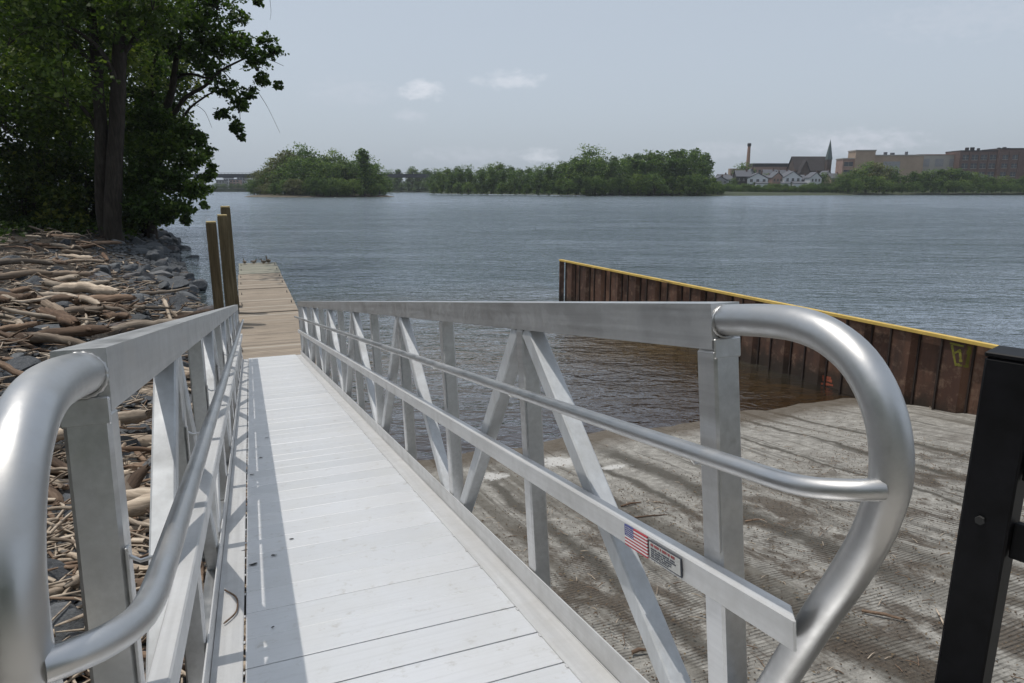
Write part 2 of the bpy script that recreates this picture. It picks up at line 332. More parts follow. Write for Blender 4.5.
# ------------------------------------------------------------------ mesh helpers
class MB:
    def __init__(s): s.v = []; s.f = []; s.mi = []; s.sm = []
    def add(s, vs, fs, mi=0, smooth=False):
        b = len(s.v); s.v += [tuple(v) for v in vs]; s.f += [tuple(i + b for i in f) for f in fs]; s.mi += [mi] * len(fs); s.sm += [smooth] * len(fs)
    def box(s, x0, x1, y0, y1, z0, z1, mi=0, M=None, bev=0.):
        if bev > 0:
            b = min(bev, .45 * min(x1 - x0, y1 - y0, z1 - z0)); vs = []; idx = {}
            # chamfered box: 24 vertices
            for sx in (0, 1):
                for sy in (0, 1):
                    for sz in (0, 1):
                        X = (x0, x1)[sx]; Y = (y0, y1)[sy]; Z = (z0, z1)[sz]; ix = X + (b if sx == 0 else -b); iy = Y + (b if sy == 0 else -b); iz = Z + (b if sz == 0 else -b)
                        for k, v in (('x', (X, iy, iz)), ('y', (ix, Y, iz)), ('z', (ix, iy, Z))):
                            idx[(sx, sy, sz, k)] = len(vs); vs.append(v)
            fs = []
            for a in (0, 1):
                fs.append([idx[(a, p, q, 'x')] for p, q in ((0, 0), (0, 1), (1, 1), (1, 0))][::(1 if a == 0 else -1)])
                fs.append([idx[(p, a, q, 'y')] for p, q in ((0, 0), (1, 0), (1, 1), (0, 1))][::(1 if a == 0 else -1)])
                fs.append([idx[(p, q, a, 'z')] for p, q in ((0, 0), (0, 1), (1, 1), (1, 0))][::(1 if a == 0 else -1)])
            for p in (0, 1):
                for q in (0, 1):
                    fs.append([idx[(0, p, q, 'y')], idx[(1, p, q, 'y')], idx[(1, p, q, 'z')], idx[(0, p, q, 'z')]])
                    fs.append([idx[(p, 0, q, 'x')], idx[(p, 1, q, 'x')], idx[(p, 1, q, 'z')], idx[(p, 0, q, 'z')]])
                    fs.append([idx[(p, q, 0, 'x')], idx[(p, q, 1, 'x')], idx[(p, q, 1, 'y')], idx[(p, q, 0, 'y')]])
                    for t in (0, 1): fs.append([idx[(p, q, t, c)] for c in 'xyz'])
        else:
            vs = [(x, y, z) for x in (x0, x1) for y in (y0, y1) for z in (z0, z1)]
            fs = [(0, 1, 3, 2), (4, 6, 7, 5), (0, 4, 5, 1), (2, 3, 7, 6), (0, 2, 6, 4), (1, 5, 7, 3)]
        if M is not None: vs = [M @ Vector(v) for v in vs]
        s.add(vs, fs, mi)
    def bar(s, a, b, w, h, up=(0, 0, 1), mi=0, bev=0.):
        """square bar from a to b; w across, h along 'up'"""
        a = Vector(a); b = Vector(b); y = (b - a); ln = y.length; y.normalize(); x = y.cross(Vector(up)).normalized(); z = x.cross(y)
        M = Matrix(((x.x, y.x, z.x, a.x), (x.y, y.y, z.y, a.y), (x.z, y.z, z.z, a.z), (0, 0, 0, 1)))
        s.box(-w / 2, w / 2, 0, ln, -h / 2, h / 2, mi, M, bev)
    def tube(s, pts, r, seg=10, mi=0, cap=True, flat=1., jit=0., smooth=True):
        pts = [Vector(p) for p in pts]; n = len(pts); rs = r if isinstance(r, (list, tuple)) else [r] * n
        t0 = (pts[1] - pts[0]).normalized(); u = t0.orthogonal().normalized(); vs = []; fs = []
        for i, p in enumerate(pts):
            t = ((pts[min(i + 1, n - 1)] - pts[max(i - 1, 0)])).normalized()
            u = (u - t * u.dot(t)).normalized(); w = t.cross(u)
            for k in range(seg):
                a = 2 * math.pi * k / seg; rr = rs[i] * (1 + (random.uniform(-jit, jit) if jit else 0))
                vs.append(p + (u * math.cos(a) + w * math.sin(a) * flat) * rr)
        for i in range(n - 1):
            for k in range(seg):
                k2 = (k + 1) % seg; fs.append((i * seg + k, i * seg + k2, (i + 1) * seg + k2, (i + 1) * seg + k))
        s.add(vs, fs, mi, smooth)
        if cap:
            s.add(vs[:seg], [tuple(range(seg))[::-1]], mi); s.add(vs[-seg:], [tuple(range(seg))], mi)
    def build(s, name, mats, parent=None, loc=None, rot=None):
        me = bpy.data.meshes.new(name); me.from_pydata(s.v, [], s.f)
        for m in (mats if isinstance(mats, (list, tuple)) else [mats]): me.materials.append(m)
        me.polygons.foreach_set('material_index', s.mi); me.polygons.foreach_set('use_smooth', s.sm); me.update()
        o = bpy.data.objects.new(name, me); COL.objects.link(o)
        if parent is not None: o.parent = parent
        if loc is not None: o.location = loc
        if rot is not None: o.rotation_euler = rot
        return o
def fixn(o):
    import bmesh
    b = bmesh.new(); b.from_mesh(o.data); bmesh.ops.remove_doubles(b, verts=b.verts, dist=1e-5); bmesh.ops.recalc_face_normals(b, faces=b.faces); b.to_mesh(o.data); b.free(); return o
def empty(name, loc=(0, 0, 0), rz=0., label=None, cat=None, group=None):
    o = bpy.data.objects.new(name, None); COL.objects.link(o); o.empty_display_size = .2; o.location = loc; o.rotation_euler = (0, 0, rz)
    tag(o, label, cat, group); return o
def tag(o, label=None, cat=None, group=None, kind=None):
    if label: o['label'] = label
    if cat: o['category'] = cat
    if group: o['group'] = group
    if kind: o['kind'] = kind
    return o
def copy_tree(o, parent=None, label=None):
    c = o.copy(); COL.objects.link(c)
    if parent is not None: c.parent = parent
    if label: c['label'] = label
    for ch in [k for k in o.children]: copy_tree(ch, c)
    return c
def spline(pts, n=6):
    pts = [Vector(p) for p in pts]; out = []
    for i in range(len(pts) - 1):
        p0 = pts[max(i - 1, 0)]; p1 = pts[i]; p2 = pts[i + 1]; p3 = pts[min(i + 2, len(pts) - 1)]
        for k in range(n):
            t = k / n; out.append(.5 * ((2 * p1) + (-p0 + p2) * t + (2 * p0 - 5 * p1 + 4 * p2 - p3) * t * t + (-p0 + 3 * p1 - 3 * p2 + p3) * t ** 3))
    out.append(pts[-1]); return out
def lin(a, b, n): return [a + (b - a) * i / (n - 1) for i in range(n)]
def interp(x, xs, ys): return float(np.interp(x, xs, ys))

# ------------------------------------------------------------------ the setting: river bed, water, banks, ramp
RAMP_S0, RAMP_K = 8.92, .14
def ramp_z(s): return RAMP_K * (RAMP_S0 - s)
def grid(name, xs, ys, fz, mat, kind='structure', frame=P):
    vs = []; nx = len(xs)
    for y in ys:
        for x in xs: vs.append(tuple(frame(x, y, fz(x, y))))
    fs = [(j * nx + i, j * nx + i + 1, (j + 1) * nx + i + 1, (j + 1) * nx + i) for j in range(len(ys) - 1) for i in range(nx - 1)]
    m = MB(); m.add(vs, fs, 0, True); o = m.build(name, mat); tag(o, kind=kind); return o
m = MB(); m.add([(-1400, -1400, -2.4), (1400, -1400, -2.4), (1400, 1400, -2.4), (-1400, 1400, -2.4)], [(0, 1, 2, 3)]); tag(m.build('ground', M_BED), kind='structure')
m = MB(); m.add([(-1400, -60, 0), (1400, -60, 0), (1400, 1400, 0), (-1400, 1400, 0)], [(0, 1, 2, 3)]); tag(m.build('river_water', M_WATER), kind='structure')
# left bank: distance left of the shoreline, in (X, s)
SH_S = [-12, 4, 8.4, 11, 14, 18, 22.9, 29.6, 39.3, 53.2, 61.4, 72.5, 95, 140, 260, 500]
SH_X = [.15, .15, .10, -.25, -.6, -1.0, -1.35, -1.95, -3.1, -4.2, -5.6, -7.8, -13, -30, -70, -160]
def hnoise(x, y): return (math.sin(x * 1.7 + y * .6) * math.sin(y * 1.3 - x * .4) + .5 * math.sin(x * 4.1 + 1) * math.sin(y * 3.7 + 2))
def bank_z(X, s):
    d = interp(s, SH_S, SH_X) - X
    base = max(0., ramp_z(s)) if s < 9 else 0.
    if d < 0: return -.12 + d * .35 + base
    top = 1.25 if s < 30 else 1.25 + min((s - 30) * .02, .6)
    z = base * (1 - min(d / 6, 1)) + (top + base * .1) * (1 - math.exp(-d / 3.2)) + min(d, 40) * .015
    return z + .07 * hnoise(X, s) * min(d, 1)
xs = [-220, -150, -100, -70, -50, -38] + lin(-30, -10, 21) + lin(-9.6, 1.2, 46)
ys = lin(-6, 40, 93) + lin(41, 75, 35) + [80, 88, 100, 120, 150, 200, 260, 330, 400]
grid('river_bank', sorted(set(round(x, 3) for x in [-30 + (i * 0) for i in range(1)] + xs)), ys, lambda X, s: bank_z(X, s) if X < interp(s, SH_S, SH_X) + 3.0 else -1.6, M_BANK)
# ramp slab, from under the landing down into the river, between the bank and the sheet pile wall
WA = Vector((1.604, 22.554, 0)); WB = Vector((7.26, 9.90, 0)); WD = (WB - WA).normalized()
WEND = WB + WD * 8.5
xs = lin(-.1, 16, 47); ys = lin(-8, 17, 76)
ramp = grid('boat_ramp', xs, ys, lambda X, s: ramp_z(s) + .02 * hnoise(X * 1.3, s * 1.2) * (1 if s > -2 else 0), M_RAMP)
# landing the camera stands on (beside and behind the gangway head)
m = MB(); m.box(-1.3, 2.2, -5, .35, .2, 2.46, 0, None, .02); o = m.build('landing_pavement', M_CONC); o.matrix_world = Matrix.Rotation(R(GY), 4, 'Z'); tag(o, kind='structure')

# unseen land and trees added behind the landing to darken the pipes' reflections
m = MB(); zz_ = 2.38
m.add([(-60, -1.2, zz_ - .1), (-8, -2.5, zz_), (-8, -60, zz_), (-60, -60, zz_)], [(0, 3, 2, 1)]); m.add([(-8, -2.5, zz_), (14, -5.5, zz_), (60, -30, zz_), (60, -60, zz_), (-8, -60, zz_)], [(0, 4, 3, 2, 1)]); tag(m.build('unseen_back_ground', M_GRASS), kind='structure')
# far land
def slab(name, pts, z, mat, zb=-2.3):
    n = len(pts); m = MB(); m.add([(x, y, z) for x, y in pts] + [(x, y, zb) for x, y in pts], [tuple(range(n))] + [(i, n + i, n + (i + 1) % n, (i + 1) % n) for i in range(n)])
    return fixn(tag(m.build(name, mat), kind='structure'))
def shore(name, pts, z0, z1, inset, mat):
    """land whose edge (open polyline, land on its left when walked) slopes up from the water"""
    vs = []; n = len(pts)
    for i, (x, y) in enumerate(pts):
        a = Vector(pts[max(i - 1, 0)]); b = Vector(pts[min(i + 1, n - 1)]); d = (b - a).normalized(); nn = Vector((-d.y, d.x))
        for k, zz in ((0, -1.2), (.12, z0), (1, z1)): vs.append((x + nn.x * inset * k, y + nn.y * inset * k, zz))
    fs = []
    for i in range(n - 1):
        for k in (0, 1): fs.append((i * 3 + k, (i + 1) * 3 + k, (i + 1) * 3 + k + 1, i * 3 + k + 1))
    m = MB(); m.add(vs, fs, 0, True); return tag(m.build(name, mat), kind='structure')
# island, forested point, far right bank, distant bank under the bridge
def blob(name, cx, cy, rx, ry, z, mat, rot=0.):
    m = MB(); vs = [(cx, cy, z)]; n = 40
    for ring, (k, zz) in enumerate(((.55, z * .85), (.9, z * .45), (1, .12), (1.06, -1.))):
        for i in range(n):
            a = 2 * math.pi * i / n; w = 1 + .07 * math.sin(3 * a + 1) + .05 * math.sin(5 * a); x = rx * k * w * math.cos(a); y = ry * k * w * math.sin(a)
            vs.append((cx + x * math.cos(rot) - y * math.sin(rot), cy + x * math.sin(rot) + y * math.cos(rot), zz))
    fs = [(0, 1 + i, 1 + (i + 1) % n) for i in range(n)]
    for r_ in range(3):
        for i in range(n): fs.append((1 + r_ * n + i, 1 + (r_ + 1) * n + i, 1 + (r_ + 1) * n + (i + 1) % n, 1 + r_ * n + (i + 1) % n))
    m.add(vs, fs, 0, True); return tag(m.build(name, mat), kind='structure')
blob('island_ground', -88, 315, 34, 24, 1.5, M_SAND, R(-25))
shore('far_bank_point', [(190, 372), (150, 356), (112, 340), (70, 345), (36, 352), (10, 385), (-20, 425), (-48, 445), (-66, 500), (-72, 630), (-130, 640), (-200, 650)][::1][::-1][::-1], .5, 2.2, -70, M_GRASS)
shore('far_bank', [(700, 300), (520, 330), (400, 362), (300, 380), (220, 396), (150, 405), (100, 430)], .6, 4.5, -45, M_GRASS)
slab('far_terrain', [(90, 470), (150, 455), (230, 442), (320, 426), (420, 405), (560, 370), (760, 340), (1350, 500), (1350, 1350), (-1350, 1350), (-1350, 720), (-600, 700), (-300, 690), (-80, 680), (0, 560), (60, 480)], 3.2, M_GRASS)

# ------------------------------------------------------------------ foliage
def leaf_mesh(name, C, T, size, mat, parent=None, aspect=.62, up=.35):
    """C: Nx3 centres, T: N tones -> N rhombic leaf faces in one mesh"""
    n = len(C); nrm = rng.normal(size=(n, 3)); nrm[:, 2] = np.abs(nrm[:, 2]) + up; nrm /= np.linalg.norm(nrm, axis=1)[:, None]
    a = rng.normal(size=(n, 3)); a -= (a * nrm).sum(1)[:, None] * nrm; a /= np.linalg.norm(a, axis=1)[:, None]; b = np.cross(nrm, a)
    sz = size * rng.uniform(.6, 1.3, n)[:, None]
    V = np.empty((n, 4, 3)); V[:, 0] = C + a * sz; V[:, 1] = C + b * sz * aspect + nrm * sz * .12; V[:, 2] = C - a * sz * .8; V[:, 3] = C - b * sz * aspect + nrm * sz * .12
    me = bpy.data.meshes.new(name); me.vertices.add(4 * n); me.vertices.foreach_set('co', V.reshape(-1)); me.loops.add(4 * n); me.loops.foreach_set('vertex_index', np.arange(4 * n, dtype=np.int32))
    me.polygons.add(n); me.polygons.foreach_set('loop_start', np.arange(0, 4 * n, 4, dtype=np.int32)); me.polygons.foreach_set('loop_total', np.full(n, 4, np.int32))
    at = me.attributes.new('tone', 'FLOAT', 'FACE'); at.data.foreach_set('value', np.clip(T, 0, 1).astype(np.float32))
    me.materials.append(mat); me.update(calc_edges=True); me.validate()
    o = bpy.data.objects.new(name, me); COL.objects.link(o)
    if parent is not None: o.parent = parent
    return o
def clumps(cent, rad, nsub, nleaf, sub=.28, hollow=.35):
    """leaves of one bough: nsub leafy twigs spread through an ellipsoid, nleaf leaves on each"""
    cent = np.array(cent, float); rad = np.array(rad, float)
    d = rng.normal(size=(nsub, 3)); d /= np.linalg.norm(d, axis=1)[:, None]
    rr = (hollow + (1 - hollow) * rng.random(nsub) ** .6)[:, None]
    c = cent + d * rr * rad; s_ = sub * rad.mean() * rng.uniform(.6, 1.3, (nsub, 1, 1))
    lv = c[:, None, :] + rng.normal(size=(nsub, nleaf, 3)) * s_ * np.array([1, 1, .6]); lv[:, :, 2] -= np.abs(lv[:, :, 0] - c[:, None, 0]) * .15
    tone = rng.normal(.45, .27, (nsub, 1)) + rng.normal(0, .14) + rng.normal(0, .12, (nsub, nleaf))
    return lv.reshape(-1, 3), tone.reshape(-1)

# far trees: a few individuals of each habit, copied
def far_tree_proto(name, h, w, mat, habit, label, cat, group):
    root = empty(name, (0, 0, 0), 0, label, cat, group)
    tr = MB(); tr.tube(spline([(0, 0, -.6), (.1 * w * .2, 0, h * .25), (-.05 * w, .1, h * .55), (.03 * w, 0, h * .85)], 3), [.035 * h * k for k in np.linspace(1, .15, 10)], 6)
    L_ = []; T_ = []; lobes = 13 if habit == 'round' else 11
    for i in range(lobes):
        a = i * 2.4 + random.random(); t = (i + .5) / lobes
        if habit == 'round': z = h * (.14 + .78 * t); r0 = w * .5 * math.sin(math.pi * min(1, .18 + .8 * t)) ** .7 * random.uniform(.45, .85); rad = w * random.uniform(.17, .27)
        elif habit == 'tall': z = h * (.10 + .84 * t); r0 = w * .5 * (1 - .65 * t) * random.uniform(.3, .8); rad = w * random.uniform(.18, .28) * (1.15 - .5 * t)
        else: z = h * (.12 + .75 * t); r0 = w * .5 * random.uniform(.3, .9); rad = w * random.uniform(.15, .22)
        c = (r0 * math.cos(a), r0 * math.sin(a), z)
        tr.tube([(0, 0, z * .6), (c[0] * .5, c[1] * .5, z * .82), c], [.012 * h, .008 * h, .003 * h], 5)
        l_, t_ = clumps(c, (rad, rad, rad * 1.15), 26, 11, .24, .3); L_.append(l_); T_.append(t_)
    top = (0, 0, h * (.9 if habit != 'tall' else .95)); l_, t_ = clumps(top, (w * .16, w * .16, h * .09), 18, 9, .3); L_.append(l_); T_.append(t_)
    tr.build('trunk', M_BARK, root); leaf_mesh('crown', np.vstack(L_), np.concatenate(T_), h * .028, mat, root)
    return root
G_IS = 'trees on the wooded island'; G_FO = 'trees of the forested point across the river'; G_RB = 'trees along the far right bank'
protos = {}
def proto(key, *a):
    protos[key] = far_tree_proto(*a); protos[key].location = (0, -400, -100); protos[key]['unused'] = True; return protos[key]
kinds = [('round', M_FAR, 1.0, .85), ('round', M_FAR, 1.0, 1.05), ('tall', M_FAR, 1.0, .55), ('tall', M_FAR, 1.0, .7), ('open', M_FARB, 1.0, .8), ('round', M_FARB, 1., .9)]
PR = [far_tree_proto('broadleaf_tree', 20., 20 * w, mt, hb, 'x', 'tree', 'x') for hb, mt, _, w in kinds]
used = [False] * len(PR)
def put_tree(i, x, y, z, h, label, group, rz=None, wk=1.):
    global used
    if not used[i]: o = PR[i]; used[i] = True
    else: o = copy_tree(PR[i])
    o.location = (x, y, z); k = h / 20; o.scale = (k * wk, k * wk, k); o.rotation_euler = (0, 0, random.uniform(0, 6.28) if rz is None else rz)
    o['label'] = label; o['group'] = group; return o
def wx(px, y): return (px - 512) / 683 * y / 1.0        # x of a bearing at depth y (near the horizon line)
def at(px, py, d):
    """world point seen at a pixel, d metres ahead"""
    p = R(12.666); u = (341.5 - py) / 683; f_ = math.cos(p) + u * math.sin(p); t = d / f_
    return Vector(((px - 512) / 683 * t, d, HC + t * (-math.sin(p) + u * math.cos(p))))
def skyline(prof, dist, px): return at(px, float(np.interp(px, [a for a, b in prof], [b for a, b in prof])), dist).z
IS = [(250, 177), (256, 171), (263, 166), (282, 156), (293, 149), (316, 146), (331, 150), (345, 156), (352, 157), (358, 153), (366, 152), (374, 158), (380, 168), (386, 178)]
FO = [(380, 168), (391, 170), (414, 167), (430, 167), (463, 167), (493, 163), (513, 163), (523, 170), (536, 165), (559, 158), (583, 150), (593, 150), (606, 155), (622, 150), (646, 146), (662, 152), (679, 147), (692, 148), (707, 152), (716, 166)]
def unique_label(base, lst): return base
for row, (yo, step, hk) in enumerate(((0, 8.5, .80), (12, 9.5, 1.0), (-12, 8., .42))):
    px = 254 + row * 3
    while px < 384:
        y = 302 + yo + abs(px - 330) * .22 + random.uniform(-3, 3)
        ztop = skyline(IS, y, px); h = max(4, (ztop - 1.) * hk * random.uniform(.82, .98)); i = random.choice([0, 1, 0, 1, 3]) if px > 300 else random.choice([0, 5, 5, 1])
        lab = 'tree in the mass of broadleaf trees covering the small island'
        put_tree(i, at(px, 190, y).x, y, .6, h, lab, G_IS, None, random.uniform(.85, 1.2) if row != 2 else 1.35); px += step * random.uniform(.8, 1.2)
put_tree(2, at(365, 190, 298).x, 298, .8, 18.5, 'slim tree rising above the right end of the island', G_IS)
for row, (yo, step, hk) in enumerate(((0, 10, .85), (14, 11, 1.02), (-9, 8.5, .42))):
    px = 386 + row * 4
    while px < 714:
        y = ((345 if px > 555 else 345 + (555 - px) * .55) if px > 432 else 650) + yo + random.uniform(-4, 4); ztop = skyline(FO, y, px); h = max(4.5, (ztop - 1.2) * hk * random.uniform(.82, .98))
        i = random.choice([0, 1, 2, 3, 3, 0]) if px > 540 else random.choice([0, 1, 3])
        put_tree(i, at(px, 190, y).x, y, 1., h, 'broadleaf tree in the line of woods on the point between island and town', G_FO, None, random.uniform(.85, 1.15) if row != 2 else 1.4); px += step * random.uniform(.8, 1.25)
for px, h, i in ((718, 6, 1), (714, 8, 2), (722, 3.6, 0)): put_tree(i, at(px, 190, 352).x, 352, .5, h, {718: 'small round bush at the tip of the wooded point', 714: 'short upright tree at the tip of the wooded point', 722: 'lone low bush standing in the shallows off the wooded point'}[px], G_FO)
RBP = [(842, 176), (852, 170), (862, 162), (870, 160), (880, 165), (890, 172), (905, 174), (915, 171), (930, 170), (942, 167), (955, 168), (970, 172), (990, 175), (1010, 177), (1040, 174)]
for row, (yo, step, hk) in enumerate(((0, 9, .95), (-14, 7.5, .5))):
    px = 846 + row * 2
    while px < 1060:
        y = 398 - (px - 840) * .05 + yo + random.uniform(-3, 3); h = max(4, (skyline(RBP, y, px) - 1.8) * hk * random.uniform(.9, 1.06)); i = 5 if 872 < px < 884 and row == 0 else random.choice([0, 1, 3, 0])
        put_tree(i, at(px, 190, y).x, y, 1.6, h, 'leafy tree in the row below the factory and brick mill', G_RB, None, random.uniform(1.1, 1.35)); px += step * random.uniform(.85, 1.2)
for px, h, d, lab in ((742, 15.5, 480, 'dark round tree rising behind the small mansard roofed house'), (822, 9, 440, 'dark round tree standing in front of the church'), (733, 6, 430, 'small tree beside the leftmost far houses'), (765, 9, 470, 'round tree showing above the white gabled house'), (700, 9, 420, 'tree behind the tip of the wooded point'), (838, 8, 420, 'tree at the foot of the tan factory wing')):
    put_tree(1, at(px, 190, d).x, d, 3.2, h, lab, G_RB)
px = 722
scr = []
while px < 850:
    for yo in (0, 12, 24):
        y = 404 + yo; o = put_tree(random.choice([0, 1]), at(px + random.uniform(-2, 2), 190, y).x, y, .9 + yo * .08, random.uniform(2.6, 4.4), 'low green bush on the grassy bank below the houses', 'bushes on the far right bank', None, 1.7); scr.append(o)
    px += 5.2
for o in scr:
    pass

for x_, y_, h_ in ((-26, -12, 14), (-17, -19, 16), (-9, -16, 13), (-2, -24, 15), (7, -19, 14), (15, -26, 16), (24, -21, 13), (-34, -4, 15), (33, -30, 15)):  # unseen trees added behind the camera so the metal mirrors something dark
    put_tree(random.choice([0, 1]), x_, y_, zz_, h_, 'unseen broadleaf tree added behind the landing to darken reflections', 'added trees behind the landing')
# ------------------------------------------------------------------ bridge and far buildings
def window_grid(root, x0, x1, z0, z1, nx, nz, y, mat, fx=.6, fz=.6, name='window'):
    """recessed looking window panes with a frame each, one mesh per window"""
    proto_ = None
    dx = (x1 - x0) / nx; dz = (z1 - z0) / nz
    for i in range(nx):
        for j in range(nz):
            if proto_ is None:
                m = MB(); m.box(-dx * fx / 2, dx * fx / 2, -.06, .1, -dz * fz / 2, dz * fz / 2, 0); m.box(-dx * fx / 2 - .12, dx * fx / 2 + .12, -.16, .1, -dz * fz / 2 - .22, -dz * fz / 2, 1)
                m.box(-.06, .06, -.10, -.06, -dz * fz / 2, dz * fz / 2, 1); m.box(-dx * fx / 2, dx * fx / 2, -.10, -.06, -.05, .05, 1)
                w_ = m.build(name, [mat, M_TRIM], root); proto_ = w_
            else:
                w_ = proto_.copy(); COL.objects.link(w_); w_.parent = root
            w_.location = (x0 + dx * (i + .5), y, z0 + dz * (j + .5))
M_TRIM = mat_simple('pale stone trim', (.32, .30, .27), .8); M_GLASS = mat_simple('dark far window glass', (.035, .042, .05), .25); M_BRICK = mat_simple('red brown brick', (.115, .072, .060), .9, 0, .25, .8)
M_TAN = mat_simple('tan rendered wall', (.31, .235, .175), .9, 0, .12, .2); M_PINK = mat_simple('pinkish brick wall', (.30, .20, .165), .9, 0, .15, .3); M_GREYW = mat_simple('grey far wall', (.25, .25, .26), .9)
M_WHITEW = mat_simple('white clapboard', (.55, .56, .58), .8, 0, .06); M_ROOFG = mat_simple('grey shingle', (.10, .105, .12), .9); M_ROOFB = mat_simple('brown slate roof', (.032, .026, .026), .9, 0, .2, .3)
M_CHURCH = mat_simple('brown stone church wall', (.075, .052, .042), .9, 0, .2, .3); M_SPIRE = mat_simple('green grey spire', (.075, .10, .10), .8); M_BRIDGE = mat_simple('dark bridge steel', (.022, .025, .032), .8); M_STACK = mat_simple('brick chimney stack', (.26, .155, .105), .9)
def place(root, px, d, z, az=0.):
    a = at(px, 190, d); root.location = (a.x, d, z); root.rotation_euler = (0, 0, az)
# road bridge beyond the island
br = empty('road_bridge', (0, 0, 0), 0, 'long dark girder bridge crossing the river beyond the island', 'bridge')
y0 = 600; xa = at(120, 190, y0).x; xb = at(470, 190, y0).x
m = MB(); m.box(xa, xb, y0 - 5, y0 + 5, 14.4, 15.4); m.build('deck', M_BRIDGE, br)
m = MB(); m.box(xa, xb, y0 - 5.6, y0 - 5.003, 12.4, 14.9); m.box(xa, xb, y0 + 5.003, y0 + 5.6, 12.4, 14.9); m.build('girder', M_BRIDGE, br)
m = MB(); m.box(xa, xb, y0 - 5.3, y0 - 5.1, 16.2, 16.4)
x = xa
while x < xb: m.box(x, x + .25, y0 - 5.28, y0 - 5.12, 15.4, 16.2); x += 3
m.build('railing', M_BRIDGE, br)
for px in (150, 203, 265, 320, 375, 450):
    x = at(px, 190, y0).x; m = MB(); m.box(x - 1.6, x + 1.6, y0 - 4.5, y0 + 4.5, -2.3, 12.39, 0, None, .3); m.build('pier', M_TRIM, br)
# distant pale town under the bridge
for i, (px, w_, h_, d, mt) in enumerate(((221, 9, 8, 740, M_GREYW), (228, 8, 11, 760, M_WHITEW), (235, 10, 9, 750, M_PINK), (242, 9, 12, 765, M_GREYW), (249, 8, 8, 745, M_WHITEW))):
    labs = ['low grey block leftmost under the far bridge', 'pale block under the far bridge second from the left', 'pinkish block in the middle under the far bridge', 'taller grey block under the far bridge near the island', 'small pale block just left of the island under the bridge']
    r_ = empty('distant_building', (0, 0, 0), 0, labs[i], 'building', 'distant town seen under the bridge'); place(r_, px, d, 3.2)
    m = MB(); m.box(-w_ / 2, w_ / 2, 0, 8, 0, h_); m.build('wall', mt, r_); m = MB(); m.box(-w_ / 2 - .4, w_ / 2 + .4, -.4, 8.4, h_ + .003, h_ + 1.0); m.build('roof', M_ROOFG, r_)
    window_grid(r_, -w_ / 2, w_ / 2, .5, h_, 3, 3, -.05, M_GLASS)
for k, px in enumerate((216, 224, 232, 239, 246, 253)):
    put_tree(random.choice([0, 1]), at(px, 190, 715).x, 715, 2.5, 5.5, 'low tree on the distant bank below the far bridge', 'trees on the distant bank under the bridge', None, 1.8)
# brick chimney stack
r_ = empty('chimney_stack', (0, 0, 0), 0, 'tall slim brick factory chimney behind the houses', 'chimney'); place(r_, 746, 600, 3)
m = MB(); m.tube([(0, 0, 0), (0, 0, 20), (0, 0, 35)], [1.9, 1.55, 1.2], 16); m.build('shaft', M_STACK, r_); m = MB(); m.tube([(0, 0, 35.003), (0, 0, 36), (0, 0, 37.6)], [1.3, 1.6, 1.5], 16); m.build('crown', M_ROOFB, r_)
m = MB(); m.box(-14, -2, 2, 8, 0, 17); m.build('boiler_house', M_TAN, r_)
# church
r_ = empty('church', (0, 0, 0), 0, 'brown stone church with steep dark roof and pointed spire', 'church'); place(r_, 812, 520, 3.2, R(4))
def gable(m, x0, x1, y0, y1, zb, ze, zr, ov=.5, th=.35, ridge='x'):
    if ridge == 'x':
        ym = (y0 + y1) / 2; vs = []
        for x in (x0 - ov, x1 + ov):
            vs += [(x, y0 - ov, ze), (x, ym, zr), (x, y1 + ov, ze), (x, y1 + ov, ze - th), (x, ym, zr - th), (x, y0 - ov, ze - th)]
    else:
        xm = (x0 + x1) / 2; vs = []
        for y in (y1 + ov, y0 - ov):
            vs += [(x0 - ov, y, ze), (xm, y, zr), (x1 + ov, y, ze), (x1 + ov, y, ze - th), (xm, y, zr - th), (x0 - ov, y, ze - th)]
    fs = [(0, 1, 4, 5), (1, 2, 3, 4), (11, 10, 7, 6), (10, 9, 8, 7)] + [(i, (i + 1) % 6, (i + 1) % 6 + 6, i + 6)[::-1] for i in range(6)]
    m.add(vs, fs)
def gwall(m, x0, x1, y0, y1, zb, ze, zr, ridge='x'):
    m.box(x0, x1, y0, y1, zb, ze - .4)
    if ridge == 'x':
        ym = (y0 + y1) / 2
        for x in (x0, x1): m.add([(x, y0, ze - .4), (x, y1, ze - .4), (x, ym, zr - .5)], [(0, 1, 2)])
    else:
        xm = (x0 + x1) / 2
        for y in (y0, y1): m.add([(x0, y, ze - .4), (x1, y, ze - .4), (xm, y, zr - .5)], [(0, 1, 2)])
m = MB(); gwall(m, -14, 12, 0, 14, 0, 13, 23); m.build('wall', M_CHURCH, r_)
m = MB(); gable(m, -14, 12, 0, 14, 0, 13, 23.5, .6); rf = m.build('roof', M_ROOFB, r_)
m = MB(); gwall(m, -13, -5, -5, 0, 0, 11, 20, 'y'); m.build('transept', M_CHURCH, r_); m = MB(); gable(m, -13, -5, -5, -.02, 0, 11, 20.4, .4, .35, 'y'); m.build('transept_roof', M_ROOFB, r_)
m = MB(); m.box(8.3, 11.7, -2.7, .7, 0, 21, 0, None, .2); m.build('tower', M_CHURCH, r_)
m = MB(); m.add([(8.1, -2.9, 21.01), (11.9, -2.9, 21.01), (11.9, .9, 21.01), (8.1, .9, 21.01), (10, -1, 35.5)], [(0, 1, 4), (1, 2, 4), (2, 3, 4), (3, 0, 4), (3, 2, 1, 0)]); m.build('spire', M_SPIRE, r_)
window_grid(r_, -4, 7, 3, 12, 5, 1, -.05, M_GLASS, .35, .7)
